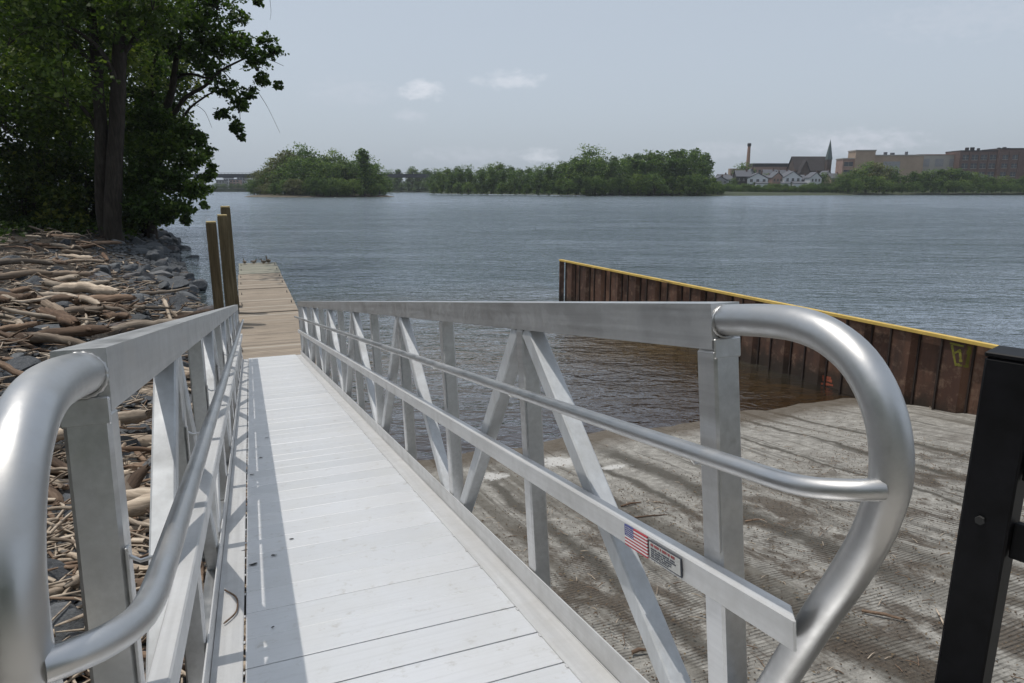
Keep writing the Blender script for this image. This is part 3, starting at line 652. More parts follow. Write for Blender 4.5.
# long low brick building behind the houses
r_ = empty('long_brick_building', (0, 0, 0), 0, 'long flat roofed brick building above the white houses', 'building'); place(r_, 771, 540, 3.2, R(2))
m = MB(); m.box(-15, 15, 0, 10, 0, 16.5); m.build('wall', M_PINK, r_); m = MB(); m.box(-15.4, 15.4, -.4, 10.4, 16.503, 19); m.build('roof', M_ROOFB, r_); window_grid(r_, -15, 15, 9, 16, 9, 1, -.05, M_GLASS, .5, .5)
# houses
HS = [(720, 430, 9, 7.5, M_GREYW, 'y', 'small grey gabled house leftmost of the far houses'), (729, 445, 8, 8.5, M_WHITEW, 'x', 'pale house with grey roof second from the left on the far bank'),
      (743, 430, 9, 11, M_ROOFB, 'x', 'dark brown house under the chimney on the far bank'), (757, 428, 12, 9.5, M_WHITEW, 'y', 'white gabled house right of the dark brown house'), (768, 436, 8, 8.2, M_GREYW, 'x', 'grey house between the white gabled houses'),
      (777, 430, 7, 10, M_PINK, 'y', 'narrow house with orange brown gable among the far houses'), (792, 428, 11, 10.5, M_WHITEW, 'y', 'large white house with twin gable in front of the church'), (803, 440, 7, 8.5, M_ROOFG, 'x', 'low grey roofed house in front of the church'), (815, 432, 7, 10, M_WHITEW, 'y', 'narrow white gabled house at the foot of the spire'),
      (836, 445, 8, 9.5, M_TAN, 'x', 'small tan house between the church and the factory'),
      (724, 470, 7, 9.5, M_WHITEW, 'x', 'white house set back behind the leftmost far houses'), (735, 452, 6, 7, M_PINK, 'y', 'low brick house just left of the dark brown house'), (750, 470, 7, 13, M_GREYW, 'y', 'tall narrow grey house right below the chimney stack'), (784, 462, 8, 12, M_GREYW, 'x', 'grey house showing over the roofs left of the church'), (827, 462, 7, 11.5, M_WHITEW, 'y', 'white house half hidden right of the church'), (770, 470, 9, 12.5, M_WHITEW, 'x', 'pale house higher up behind the white gabled houses')]
for px, d, w_, h_, mt, rd, lab in HS:
    r_ = empty('house', (0, 0, 0), 0, lab, 'house', 'houses on the far right bank'); place(r_, px, d, 3.4, R(random.uniform(-8, 8)))
    e_ = h_ * .66; m = MB(); gwall(m, -w_ / 2, w_ / 2, 0, 8, 0, e_, h_, rd); m.build('wall', mt, r_); m = MB(); gable(m, -w_ / 2, w_ / 2, 0, 8, 0, e_, h_, .4, .25, rd); rf = m.build('roof', M_ROOFG, r_)
    m = MB(); m.box(w_ * .2, w_ * .2 + .8, 3, 3.8, h_ - 1.5, h_ + .9); m.build('chimney', M_BRICK, rf)
    window_grid(r_, -w_ / 2 + .4, w_ / 2 - .4, .6, e_, 3, 2, -.05, M_GLASS, .42, .5)
for px, d, w_, lab in ((786, 424, 5, 'white shed left of the large white house'), (762, 424, 7, 'white lean-to below the white gabled house'), (800, 423, 8, 'low white porch building beside the large white house')):
    r_ = empty('shed', (0, 0, 0), 0, lab, 'shed', 'houses on the far right bank'); place(r_, px, d, 3.2); m = MB(); m.box(-w_ / 2, w_ / 2, 0, 4, 0, 3.4); m.build('wall', M_WHITEW, r_); m = MB(); m.add([(-w_ / 2 - .3, -.3, 3.41), (w_ / 2 + .3, -.3, 3.41), (w_ / 2 + .3, 4.3, 4.4), (-w_ / 2 - .3, 4.3, 4.4), (-w_ / 2 - .3, -.3, 3.2), (w_ / 2 + .3, -.3, 3.2), (w_ / 2 + .3, 4.3, 4.2), (-w_ / 2 - .3, 4.3, 4.2)], [(0, 1, 2, 3), (7, 6, 5, 4), (0, 4, 5, 1), (1, 5, 6, 2), (2, 6, 7, 3), (3, 7, 4, 0)]); m.build('roof', M_ROOFG, r_)
# factory (tan tower, wing and hall)
r_ = empty('factory', (0, 0, 0), 0, 'tan factory with square tower and long flat roofed hall', 'building'); place(r_, 862, 440, 3.4, R(-4))
m = MB(); m.box(-6, 5.8, 0, 12, 0, 22.8); m.build('tower', M_TAN, r_); m = MB(); m.box(-6.3, 6.1, -.3, 12.3, 22.803, 23.5); m.build('tower_roof', M_TRIM, r_)
m = MB(); m.box(-13, -6.01, 1, 12, 0, 18); m.build('wing', M_PINK, r_); m = MB(); m.box(-13.3, -6.31, .6, 12.3, 18.003, 18.6); m.build('wing_roof', M_TRIM, r_)
window_grid(r_, -12.6, -6.4, 3, 17.4, 1, 3, .95, M_GLASS, .85, .5)
m = MB(); m.box(5.81, 36, 2, 20, 0, 20); m.build('hall', M_TAN, r_); m = MB(); m.box(6.2, 36.4, 1.6, 20.4, 20.003, 20.6); m.build('hall_roof', M_TRIM, r_)
m = MB(); m.box(12, 22, 1.7, 1.997, 9, 16.5); m.build('loading_panel', M_GREYW, r_); window_grid(r_, 12.5, 21.5, 9, 12, 4, 1, 1.65, M_GLASS, .7, .6)
for q in ((14, 15.5, 22.4), (18, 20, 22), (27, 28, 22.6)): m = MB(); m.box(q[0], q[1], 6, 8, 20.61, q[2]); m.build('roof_vent', M_ROOFG, r_)
r_ = empty('grey_factory_block', (0, 0, 0), 0, 'grey tan block between the tan factory and the brick mill', 'building'); place(r_, 936, 447, 3.4, R(-5))
m = MB(); m.box(-13.5, 13, 0, 18, 0, 20.6); m.build('wall', M_TRIM, r_); m = MB(); m.box(-13.8, 13.3, -.3, 18.3, 20.603, 21.2); m.build('roof', M_PINK, r_); window_grid(r_, -13, 12.5, 12, 20, 3, 1, -.05, M_GREYW, .6, .6)
# brick mill
r_ = empty('brick_mill', (0, 0, 0), 0, 'four storey red brown brick mill with rows of tall windows', 'building'); place(r_, 955, 440, 3.4, R(-6))
for i, (x0, x1, hh) in enumerate(((0, 22, 22.5), (22.01, 36, 23.6), (36.01, 95, 23.2))):
    m = MB(); m.box(x0, x1, -(.0 if i != 1 else 1.2), 18, 0, hh); m.build('wall', M_BRICK, r_); m = MB(); m.box(x0 + .02, x1 - .02, -.3 - (.0 if i != 1 else 1.2), 18.3, hh + .003, hh + .7); m.build('parapet', M_ROOFB, r_)
    for k in range(int((x1 - x0) / 5.5) + 1):
        pass
for x in np.arange(0, 95, 5.6): m = MB(); m.box(x, x + .7, -.42 - (1.2 if 22 <= x <= 35.3 else 0), -.003 - (1.2 if 22 <= x <= 35.3 else 0), 0, 22.2); m.build('pilaster', M_BRICK, r_)
window_grid(r_, .9, 22.2, 1, 21.5, 4, 4, -.05, M_GLASS, .66, .58); window_grid(r_, 23.2, 34.6, 1, 21.5, 2, 4, -1.25, M_GLASS, .55, .5); window_grid(r_, 39.8, 73, 1, 21.5, 6, 4, -.05, M_GLASS, .66, .58)
for x in (6, 9, 13, 25, 28, 30, 44, 50, 61): m = MB(); m.box(x, x + random.uniform(.6, 1.8), 5, 7, 24.31 if x > 22 and x < 36 else 23.91 if x > 36 else 23.21, 24.4 + random.uniform(.3, 1.)); m.build('roof_vent', M_ROOFB, r_)

# ------------------------------------------------------------------ big trees on the left bank
def limb(m, pts, r0, r1, seg=8):
    sp = spline(pts, 5); m.tube(sp, [r0 + (r1 - r0) * (i / (len(sp) - 1)) ** .8 for i in range(len(sp))], seg, 0, True, 1., .06)
def big_tree(name, base, trunk, limbs, boughs, label, leaf=.13, mat=None, dens=1., twigs=()):
    """trunk, limbs: polylines of world points with radii; boughs: (centre, radii, twig count)"""
    root = empty(name, base, 0, label, 'tree'); b = Vector(base)
    m = MB()
    for pts, r0, r1 in trunk: limb(m, [Vector(p) - b for p in pts], r0, r1, 12)
    m.build('trunk', M_BARK, root)
    for pts, r0, r1 in limbs: m = MB(); limb(m, [Vector(p) - b for p in pts], r0, r1); m.build('limb', M_BARK, root)
    for c, rad, n in boughs:                                             # a forked branch that carries each bough's twigs
        c = Vector(c) - b; st = c + Vector((random.uniform(-.3, .3) * rad[0], random.uniform(-.3, .3) * rad[0], -rad[2] * .9)); m = MB()
        for _ in range(3):
            e = c + Vector([random.uniform(-.8, .8) * q for q in rad]); limb(m, [st, (st + e) / 2 + Vector((0, 0, .15)), e], .035, .012, 5)
        m.build('small_branch', M_BARK, root)
    for pts, r0, r1 in twigs: m = MB(); limb(m, [Vector(p) - b for p in pts], r0, r1, 5); m.build('hanging_twig', M_BARK, root)
    LL = []; TT = []
    for c, rad, n in boughs:
        l_, t_ = clumps(Vector(c) - b, rad, max(4, int(n * dens)), 15, .20, .15); LL.append(l_); TT.append(t_)
    leaf_mesh('crown', np.vstack(LL), np.concatenate(TT), leaf, mat or M_LEAF, root); return root
def B(px, py, d, rx, ry, n):
    """a bough around the point seen at px,py from the boat ramp, rx, ry in metres; real depth"""
    c = at(px, py, d); return (tuple(c), (rx, rx * 1.1, ry), n)
d1 = 37.
boughs = [((x_, y_, z_), (2.3, 2.6, 1.3), 46) for x_, y_, z_ in [(random.uniform(-27, -9.5) - max(0, 27 - yy) * .2, yy, 4.2 + yy * .27 + random.uniform(1.2, 4)) for yy in lin(29., 36., 9)]]  # extra boughs added above the frame to shade the bank
for px, py, dd, rx, rz_, n in ((20, 10, 34, 2.6, 1.8, 90), (60, 20, 37, 2.6, 2.0, 90), (95, 5, 40, 2.4, 1.8, 80), (130, 12, 36, 2.0, 1.5, 70), (20, 60, 38, 2.4, 1.8, 80), (58, 75, 34, 2.0, 1.6, 60),
                               (95, 55, 41, 2.2, 1.8, 70), (15, 105, 37, 2.2, 1.6, 70), (60, 120, 39, 2.0, 1.6, 60), (130, 60, 39, 1.7, 1.5, 50), (100, 100, 42, 1.7, 1.6, 60), (-10, 30, 40, 2.6, 2.2, 80), (40, -25, 37, 3.2, 2.2, 90), (110, -30, 38, 3.2, 2.2, 90),
                               (30, 40, 44, 2.8, 2, 80), (75, 90, 46, 2.8, 2, 80), (120, 35, 45, 2.2, 2, 60), (-60, 10, 38, 3, 3, 60), (-60, 90, 38, 3, 2.5, 60), (155, 22, 38, 1.4, 1.0, 34), (150, -20, 36, 2.4, 1.6, 60)):
    boughs.append(B(px, py, dd, rx, rz_, n))
tb = at(118, 246, d1)
big_tree('cottonwood_tree', (tb.x, tb.y, .45),
         [([(tb.x, tb.y, .3), (tb.x - .1, tb.y, 2.2), at(117, 120, d1), at(119, 60, d1), at(124, 0, d1), at(128, -60, d1)], .50, .26),
          ([(tb.x - .55, tb.y + .3, .3), (tb.x - .75, tb.y + .3, 2.5), at(101, 130, d1), at(96, 60, d1 + 1), at(88, -10, d1 + 1)], .42, .22)],
         [([at(119, 90, d1), at(100, 50, d1 - 1), at(60, 20, d1 - 2)], .2, .06), ([at(104, 140, d1), at(80, 105, d1), at(50, 90, 36)], .16, .05), ([at(119, 60, d1), at(140, 30, d1), at(155, 5, 37)], .16, .05), ([at(97, 70, d1), at(60, 30, d1), at(25, 10, 35)], .17, .05)],
         boughs, 'tall cottonwood with twin dark trunks on the driftwood bank', .155, M_LEAF, 1.0)
# second tree, leaning out over the water: open crown with sky showing through
d2 = 42.
R_ = [(165, 40, 42, 1.3, 1.0, 40), (185, 15, 41, 1.3, .9, 36), (205, 20, 43, 1.2, .9, 30), (222, 42, 42, 1.25, .9, 34), (196, 52, 41, .9, .8, 20), (240, 45, 41, .9, .6, 18), (255, 60, 42, .8, .65, 18), (272, 52, 42, .55, .4, 10),
      (262, 78, 42, .5, .35, 9), (278, 85, 42, .3, .25, 6), (250, 92, 41, .45, .4, 9), (240, 105, 42, .6, .5, 12), (225, 88, 42, .8, .6, 16), (236, 125, 42, .4, .55, 9), (222, 112, 42, .5, .4, 8), (240, 137, 42, .22, .3, 5),
      (212, 68, 43, .9, .7, 20), (180, 75, 43, .5, .4, 8), (150, 70, 44, 1.2, 1.0, 34), (145, 95, 43, 1.2, .9, 34), (172, 105, 44, .5, .4, 8), (215, -5, 42, 1.6, .8, 30), (180, -20, 42, 2.2, 1.2, 50), (238, 15, 42, .8, .5, 12), (258, 2, 42, .35, .2, 6), (266, 40, 42, .5, .35, 9), (205, 40, 42, .9, .7, 18)]
LB = [(150, 120, 41, 1.3, 1.0, 50), (178, 128, 41, 1.0, .7, 36), (195, 140, 41, .8, .5, 22), (160, 150, 40, 1.4, 1.0, 56), (190, 160, 40, 1.1, .7, 36), (208, 152, 41, .45, .35, 10), (212, 168, 41, .3, .25, 6), (205, 175, 40, .55, .35, 12), (140, 175, 39, 1.3, 1.1, 56), (172, 182, 39, 1.2, .9, 46),
      (195, 190, 39, .8, .6, 26), (150, 205, 38, 1.1, .8, 42), (178, 208, 38, .8, .5, 28), (185, 220, 38, .3, .25, 8), (165, 217, 38, .6, .35, 16), (203, 205, 38, .25, .2, 6), (138, 140, 43, 1.6, 1.4, 60)]
tb2 = at(150, 232, 43.)
big_tree('leaning_cottonwood_tree', (tb2.x, tb2.y, .2),
         [([(tb2.x, tb2.y, .1), at(150, 190, 43), at(158, 150, 43), at(164, 115, 43)], .42, .3)],
         [([at(164, 115, 43), at(172, 90, 42.5), at(176, 60, 42.5), at(182, 30, 42), at(186, 0, 42)], .26, .09), ([at(160, 135, 43), at(172, 118, 42.5), at(185, 98, 42), at(205, 86, 42), at(222, 70, 42), at(250, 56, 42)], .2, .045),
          ([at(168, 105, 43), at(175, 80, 43), at(190, 74, 42), at(206, 78, 42), at(216, 80, 42), at(232, 88, 42)], .13, .03), ([at(160, 130, 43), at(154, 100, 43), at(152, 70, 43.5), at(165, 35, 43)], .18, .06),
          ([at(180, 122, 42), at(190, 108, 42), at(206, 96, 42), at(214, 92, 42)], .09, .04), ([at(182, 30, 42), at(205, 15, 42), at(222, -5, 42)], .1, .04), ([at(176, 60, 42.5), at(195, 45, 42), at(220, 35, 42), at(245, 30, 42)], .09, .03)],
         [B(*q) for q in R_ + LB], 'cottonwood leaning right over the river with sky through its crown', .135, M_LEAF, 1.9,
         [([at(222, 70, 42), at(238, 90, 42), at(240, 120, 42), at(241, 140, 42)], .03, .01), ([at(250, 56, 42), at(265, 58, 42), at(284, 66, 42)], .03, .01), ([at(258, 92, 41), at(268, 108, 41), at(280, 133, 41)], .016, .007), ([at(196, 105, 42), at(205, 112, 42), at(212, 128, 42)], .02, .008), ([at(270, 0, 41), at(271, 12, 41), at(270, 20, 41)], .012, .006)])
# trees and undergrowth further back on the bank
for i, (px, d, lab, sp) in enumerate(((40, 50, 'dark tree behind the twin trunked cottonwood on the left', 1.), (-60, 44, 'dark tree at the far left edge of the bank', 1.), (100, 58, 'dark tree deep in the woods behind the cottonwood', 1.), (-150, 40, 'tree beyond the left edge of the bank', 1.), (150, 66, 'tree behind the leaning cottonwood on the bank', .7))):
    k = d / 683; bx = []
    for _ in range(30):
        x_ = px + random.uniform(-75, 75) * (1 if i != 4 else .35); y_ = random.uniform(-80, 170) if i != 4 else random.uniform(40, 190)
        bx.append(B(x_, y_, d + random.uniform(-4, 4), 2.4 * (d / 50) * sp, 1.7 * (d / 50) * sp, 34))
    t0 = at(px, 215, d)
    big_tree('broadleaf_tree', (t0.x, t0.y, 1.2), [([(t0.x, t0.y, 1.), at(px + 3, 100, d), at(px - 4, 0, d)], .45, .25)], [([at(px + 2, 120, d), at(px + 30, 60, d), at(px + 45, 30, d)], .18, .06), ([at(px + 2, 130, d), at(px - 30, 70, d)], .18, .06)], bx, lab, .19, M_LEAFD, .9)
sh_labels = ['dark leafy shrub at the left edge of the bank', 'yellow green shrub under the trees behind the logs', 'dense shrub left of the twin trunks', 'low shrub just behind the twin trunks', 'shrub between the twin trunks and the water', 'tall shrub under the trees near the left edge', 'broad dark shrub in the shade between the trees', 'small shrub at the back of the driftwood']
for i, (px, py, d, rx, rz_) in enumerate(((8, 150, 44, 2.6, 2.6), (45, 165, 42, 2.2, 1.9), (80, 172, 43, 2.0, 1.7), (108, 190, 44, 1.6, 1.6), (140, 205, 43, 1.3, 1.0), (18, 185, 40, 2.2, 1.5), (70, 140, 47, 2.8, 2.8), (62, 198, 39, 1.2, .8))):
    c = at(px, py, d); g0 = 1.3
    root = empty('shrub', (c.x, c.y, g0), 0, sh_labels[i], 'shrub', 'undergrowth shrubs at the back of the bank')
    m = MB()
    for _ in range(6):
        e = Vector((random.uniform(-.7, .7) * rx, random.uniform(-.7, .7) * rx, c.z - g0 + random.uniform(0, .5) * rz_)); limb(m, [(0, 0, -.3), e * .5 + Vector((0, 0, .3)), e], .07, .02, 5)
    m.build('stems', M_BARK, root)
    l1, t1 = clumps((0, 0, c.z - g0), (rx, rx, rz_), 110, 14, .2, .2); l2, t2 = clumps((0, 0, (c.z - g0) * .4), (rx * 1.1, rx, max(.6, (c.z - g0) * .55)), 80, 14, .2, .2)
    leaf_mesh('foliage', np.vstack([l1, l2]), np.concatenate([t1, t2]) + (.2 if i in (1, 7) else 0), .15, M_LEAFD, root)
# ground cover in the shade
pts = []
for _ in range(2600):
    s_ = random.uniform(33, 60); X_ = interp(s_, SH_S, SH_X) - random.uniform(7 if s_ < 42 else 2.5, 40); p_ = P(X_, s_, bank_z(X_, s_) + random.uniform(.05, .5)); pts += [(p_.x + random.gauss(0, .3), p_.y + random.gauss(0, .3), p_.z + random.uniform(-.1, .2)) for _ in range(9)]
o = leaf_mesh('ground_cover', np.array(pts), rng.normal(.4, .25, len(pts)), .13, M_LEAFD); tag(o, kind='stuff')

# ------------------------------------------------------------------ riprap and driftwood
def rock_mesh(i):
    import bmesh
    b = bmesh.new(); bmesh.ops.create_icosphere(b, subdivisions=3, radius=1)
    planes = [(Vector((random.gauss(0, 1), random.gauss(0, 1), random.gauss(0, 1))).normalized(), random.uniform(.45, .8)) for _ in range(11)]
    for v in b.verts:
        c = v.co.copy()
        for n_, dd in planes:
            k = c.dot(n_)
            if k > dd: c -= n_ * (k - dd)
        c += c.normalized() * .03 * math.sin(c.x * 9 + i) * math.sin(c.y * 11) ; v.co = c
    me = bpy.data.meshes.new('rock'); b.to_mesh(me); b.free(); me.materials.append(M_ROCK); return me
RM = [rock_mesh(i) for i in range(9)]
def in_view(p, mx=60):
    if p.y < 1.2: return None
    v = p - Vector((0, 0, HC)); a = R(12.666); f_ = v.y * math.cos(a) - v.z * math.sin(a); u = v.y * math.sin(a) + v.z * math.cos(a)
    if f_ < .5: return None
    x = 512 + 683 * v.x / f_; y = 341.5 - 683 * u / f_
    return (x, y, f_) if -mx < x < 300 and 150 < y < 720 + mx else None
HERO_R = [(40, 345, .62, 'broad dark grey boulder behind the left rail'), (15, 365, .45, 'dark angular rock at the left edge beyond the pipe loop'), (55, 368, .5, 'dark slab of riprap just above the left pipe loop'), (140, 282, .75, 'pale blue grey boulder above the left rail'), (163, 288, .6, 'grey boulder between the logs and the pilings'), (120, 300, .5, 'grey rock right of the large pale log'), (100, 275, .55, 'grey rock in the middle of the driftwood bank'), (8, 262, .8, 'bluish flat rock at the left edge of the bank'), (165, 262, .55, 'dark rock near the waterline below the trees'), (18, 325, .4, 'small grey rock at the left edge among logs')]
def ground_hit(px, py):
    lo = Vector((0, 0, HC)); d = at(px, py, 1.) - lo; t = 1.5
    while t < 90:
        p = lo + d * t; X_ = p.dot(L); s_ = p.dot(GH)
        if p.z < bank_z(X_, s_): return p, X_, s_
        t += .05
    return p, X_, s_
G_RK = 'riprap rocks on the left bank'; nr = 0
for px, py, sc, lab in HERO_R:
    p, X_, s_ = ground_hit(px, py); o = bpy.data.objects.new('rock', random.choice(RM)); COL.objects.link(o); tag(o, lab, 'rock', G_RK); o.location = p + Vector((0, 0, .05)); k = sc * .62; o.scale = (k, k * .8, k * .5); o.rotation_euler = (random.uniform(-.2, .2), random.uniform(-.2, .2), random.uniform(0, 6))
n_try = 0
while nr < 270 and n_try < 6000:
    n_try += 1; s_ = random.choice([random.uniform(2, 12), random.uniform(8, 30), random.uniform(25, 62)]); sx = interp(s_, SH_S, SH_X); X_ = sx - abs(random.gauss(0, 1)) * (2.6 if s_ > 14 else 3.2) + (random.uniform(.2, 1.5) if s_ > 17 else .2)
    p = P(X_, s_, bank_z(X_, s_)); q = in_view(p)
    if not q: continue
    k = random.uniform(.12, .34) * (1 + min(s_, 30) / 40); o = bpy.data.objects.new('rock', random.choice(RM)); COL.objects.link(o)
    tag(o, 'grey riprap rock wedged among the driftwood on the left bank', 'rock', G_RK); o.location = p + Vector((0, 0, k * .12)); o.scale = (k, k * random.uniform(.65, 1), k * random.uniform(.45, .75)); o.rotation_euler = (random.uniform(-.4, .4), random.uniform(-.4, .4), random.uniform(0, 6.28)); nr += 1
# logs: templates about 1 m long along x
def log_mesh(i, kind):
    m = MB(); n = 9; bend = random.uniform(-.09, .09); b2 = random.uniform(-.05, .05)
    if kind == 'log': r0 = random.uniform(.06, .095)
    elif kind == 'branch': r0 = random.uniform(.032, .05); bend *= 1.6
    else: r0 = random.uniform(.016, .026); bend *= 1.6
    pts = []; rs = []
    for k in range(n):
        t = k / (n - 1); pts.append((t - .5, bend * math.sin(t * 3.1) + .008 * random.uniform(-1, 1) + b2 * math.sin(t * 6.2) * .5, .012 * random.uniform(-1, 1) + (.05 * math.sin(t * 4 + i) if kind != 'log' else 0)))
        rs.append(r0 * (1 - .45 * t * (1 if kind != 'log' else .5)) * random.uniform(.88, 1.12))
    rs[0] *= .75; rs[-1] *= .6
    m.tube(spline(pts, 3), [r_ * random.uniform(.93, 1.07) for r_ in np.interp(np.linspace(0, n - 1, (n - 1) * 3 + 1), range(n), rs)], 12 if kind == 'log' else 7, 0, True, random.uniform(.75, 1.), .07, True)
    if kind == 'log':
        for q_, v in enumerate(m.v):
            if v[0] < -.47 or v[0] > .47: m.v[q_] = (v[0] + random.uniform(-.05, .05), v[1] * random.uniform(.8, 1.1), v[2] * random.uniform(.8, 1.1))
    main = m.build('tmp', M_DRIFT); me = main.data; bpy.data.objects.remove(main)
    kn = None
    if kind != 'stick':
        m = MB()
        for _ in range(1):
            k = random.randint(2, n - 2); p = Vector(pts[k]); d_ = Vector((random.uniform(.3, 1), random.choice([-1, 1]) * random.uniform(.4, 1), random.uniform(.1, .7))).normalized()
            ln = random.uniform(.08, .16) if kind == 'log' else random.uniform(.15, .4); m.tube([p, p + d_ * ln * .55 + Vector((0, 0, .01)), p + d_ * ln], [rs[k] * .5, rs[k] * .38, rs[k] * .15], 6, 0, True, 1, .06)
        t_ = m.build('tmp', M_DRIFT); kn = t_.data; bpy.data.objects.remove(t_)
    return me, kn
LG = {k: [log_mesh(i, k) for i in range(n_)] for k, n_ in (('log', 9), ('branch', 9), ('stick', 7))}
def clone_b(t):
    me = t[0].copy(); me.materials[0] = M_DRIFTB; kn = None
    if t[1]: kn = t[1].copy(); kn.materials[0] = M_DRIFTB
    return me, kn
for k in LG: LG[k] += [clone_b(t) for t in LG[k][:4]]
G_DW = 'driftwood on the left bank'
def put_log(kind, p, ln, th, rz, tilt, label, brown=None, name=None):
    T = LG[kind]; nb = len(T) - 4; t = T[random.randrange(nb)] if brown is False else T[nb + random.randrange(4)] if brown else random.choice(T)
    o = bpy.data.objects.new(name or {'log': 'driftwood_log', 'branch': 'driftwood_branch', 'stick': 'driftwood_stick'}[kind], t[0]); COL.objects.link(o)
    tag(o, label, {'log': 'log', 'branch': 'branch', 'stick': 'stick'}[kind], G_DW); o.location = p; o.scale = (ln, ln * th, ln * th); o.rotation_euler = (random.uniform(-1.2, 1.2), tilt, rz)
    if t[1]:
        c = bpy.data.objects.new('knot_stub' if kind == 'log' else 'side_twig', t[1]); COL.objects.link(c); c.parent = o
    return o
# individually placed logs: (px, py) of centre, length px, slope in picture, thickness px
HERO = [('log', 89, 301, 62, 2, 13, False, 'thick pale barkless log lying across the bank mid left'), ('log', 22, 273, 50, -8, 10, False, 'pale tan log near the left edge below the trees'), ('log', 22, 284, 48, -5, 9, False, 'long light grey log at the left edge above the boulders'), ('log', 60, 330, 95, 24, 16, True, 'big dark brown rotten log slanting down to the left rail'),
        ('log', 115, 325, 60, 12, 13, True, 'brown log running under the left rail top'), ('log', 18, 332, 55, 18, 8, False, 'curved grey log behind the boulders at the left edge'), ('branch', 135, 317, 35, 35, 7, False, 'pale yellowish forked branch near the left rail'), ('log', 68, 283, 40, -6, 8, False, 'short light log right of the pale tan log'),
        ('log', 10, 300, 35, -16, 9, True, 'orange brown log stub at the left edge'), ('branch', 180, 321, 55, -4, 5, False, 'thin tan log washed up beside the pilings'), ('stick', 170, 309, 80, 4, 3, False, 'long straight thin pole lying towards the pilings'), ('log', 62, 250, 80, 3, 6, True, 'long brown trunk lying in the shade of the trees'),
        ('log', 75, 263, 55, 4, 6, False, 'grey trunk below the twin tree trunks'), ('branch', 28, 258, 30, -20, 4, False, 'pale broken branch sticking up near the left edge'), ('branch', 30, 375, 40, -48, 6, False, 'curved pale bark strip above the left pipe loop'), ('log', 105, 262, 50, 16, 5, True, 'thin brown log beside the foot of the big tree')]
for kd, px, py, lp, sl, thp, brn, lab in HERO:
    p, X_, s_ = ground_hit(px, py); dd = p.y; k = dd / 683 * 1.03; ln = lp * k * 1.05; th = (thp * k) / (ln * {'log': .16, 'branch': .075, 'stick': .04}[kd])
    # ground slope in picture -> heading: a level log heading away from the viewer rises in the picture
    rise = -sl / max(1, abs(lp)); dep = (HC - p.z) / dd; rz = math.atan2(rise / max(dep, .06), 1.) * .8
    put_log(kd, p + Vector((0, 0, thp * k * .5 + .10)), ln, min(max(th * .85, .45), 1.7), rz, random.uniform(-.05, .05), lab, brn)
cnt = {'log': 0, 'branch': 0, 'stick': 0}; n_try = 0
lim = {'log': 100, 'branch': 100, 'stick': 82}
while sum(cnt.values()) < sum(lim.values()) and n_try < 20000:
    n_try += 1; kd = random.choice(['log', 'branch', 'stick'])
    if cnt[kd] >= lim[kd]: continue
    s_ = random.choice([random.uniform(1.5, 9), random.uniform(5, 20), random.uniform(14, 45)]); sx = interp(s_, SH_S, SH_X); X_ = sx - random.uniform(.5, 14 if s_ > 10 else 7)
    if s_ > 24 and X_ > sx - 3: continue
    p = P(X_, s_, bank_z(X_, s_)); q = in_view(p, 40)
    if not q or q[0] > 215: continue
    ln = {'log': random.uniform(.55, 1.9), 'branch': random.uniform(.6, 1.7), 'stick': random.uniform(.5, 1.5)}[kd] * (.65 if s_ < 9 else 1)
    near = s_ < 9; lab = {'log': 'weathered driftwood log in the jumble on the left bank', 'branch': 'grey driftwood branch in the jumble on the left bank', 'stick': 'thin bleached stick in the jumble on the left bank'}[kd]
    put_log(kd, p + Vector((0, 0, random.uniform(.06, .34))), ln, random.uniform(.7, 1.15), R(GY) + random.gauss(-.45, .8) if random.random() < .8 else random.uniform(0, 3.1), random.gauss(0, .15), lab); cnt[kd] += 1
# small litter and small stones: uncountable
m = MB()
def litter(n, f, r_, ln_):
    for _ in range(n):
        p = f()
        if p is None: continue
        a = random.gauss(-.05, .95); ln = random.uniform(*ln_); d_ = Vector((math.cos(a), math.sin(a), random.gauss(0, .18))) * ln; mid = Vector((random.uniform(-.04, .04), random.uniform(-.04, .04), .01)) * ln
        r = random.uniform(*r_); m.tube([p - d_ / 2, p + mid, p + d_ / 2], [r * random.uniform(.3, 1), r, r * random.uniform(.2, .9)], random.choice([4, 5]), random.choice([0, 0, 1]), False, random.uniform(.35, 1.), .25)
def fb():
    s_ = random.choice([random.uniform(1.2, 9), random.uniform(1.5, 14), random.uniform(9, 32)]); sx = interp(s_, SH_S, SH_X); X_ = sx - random.uniform(-.05, 12 if s_ > 9 else 6)
    p = P(X_, s_, bank_z(X_, s_) + random.uniform(.02, .2)); return p if in_view(p, 40) else None
litter(8000, fb, (.006, .020), (.08, .6)); litter(2600, fb, (.018, .042), (.10, .5))
o = m.build('driftwood_litter', [M_DRIFT, M_DRIFTB]); tag(o, kind='stuff')
def gravel(name, n, f, mat, rr):
    base = [Vector(v) for v in ((1, 0, 0), (-1, 0, 0), (0, 1, 0), (0, -1, 0), (0, 0, 1), (0, 0, -1), (.7, .7, .3), (-.7, .6, .4))]
    fs = [(4, 6, 2), (4, 0, 6), (0, 2, 6), (4, 2, 7), (4, 7, 1), (7, 2, 1), (4, 1, 3), (4, 3, 0), (5, 2, 0), (5, 1, 2), (5, 3, 1), (5, 0, 3)]
    m = MB()
    for _ in range(n):
        p = f()
        if p is None: continue
        k = random.uniform(*rr); rm = Matrix.Rotation(random.uniform(0, 6.28), 3, 'Z') @ Matrix.Rotation(random.uniform(-.5, .5), 3, 'X')
        m.add([p + rm @ Vector((v.x * k * random.uniform(.7, 1.2), v.y * k * random.uniform(.6, 1.), v.z * k * .6)) for v in base], fs, 0)
    return tag(m.build(name, mat), kind='stuff')
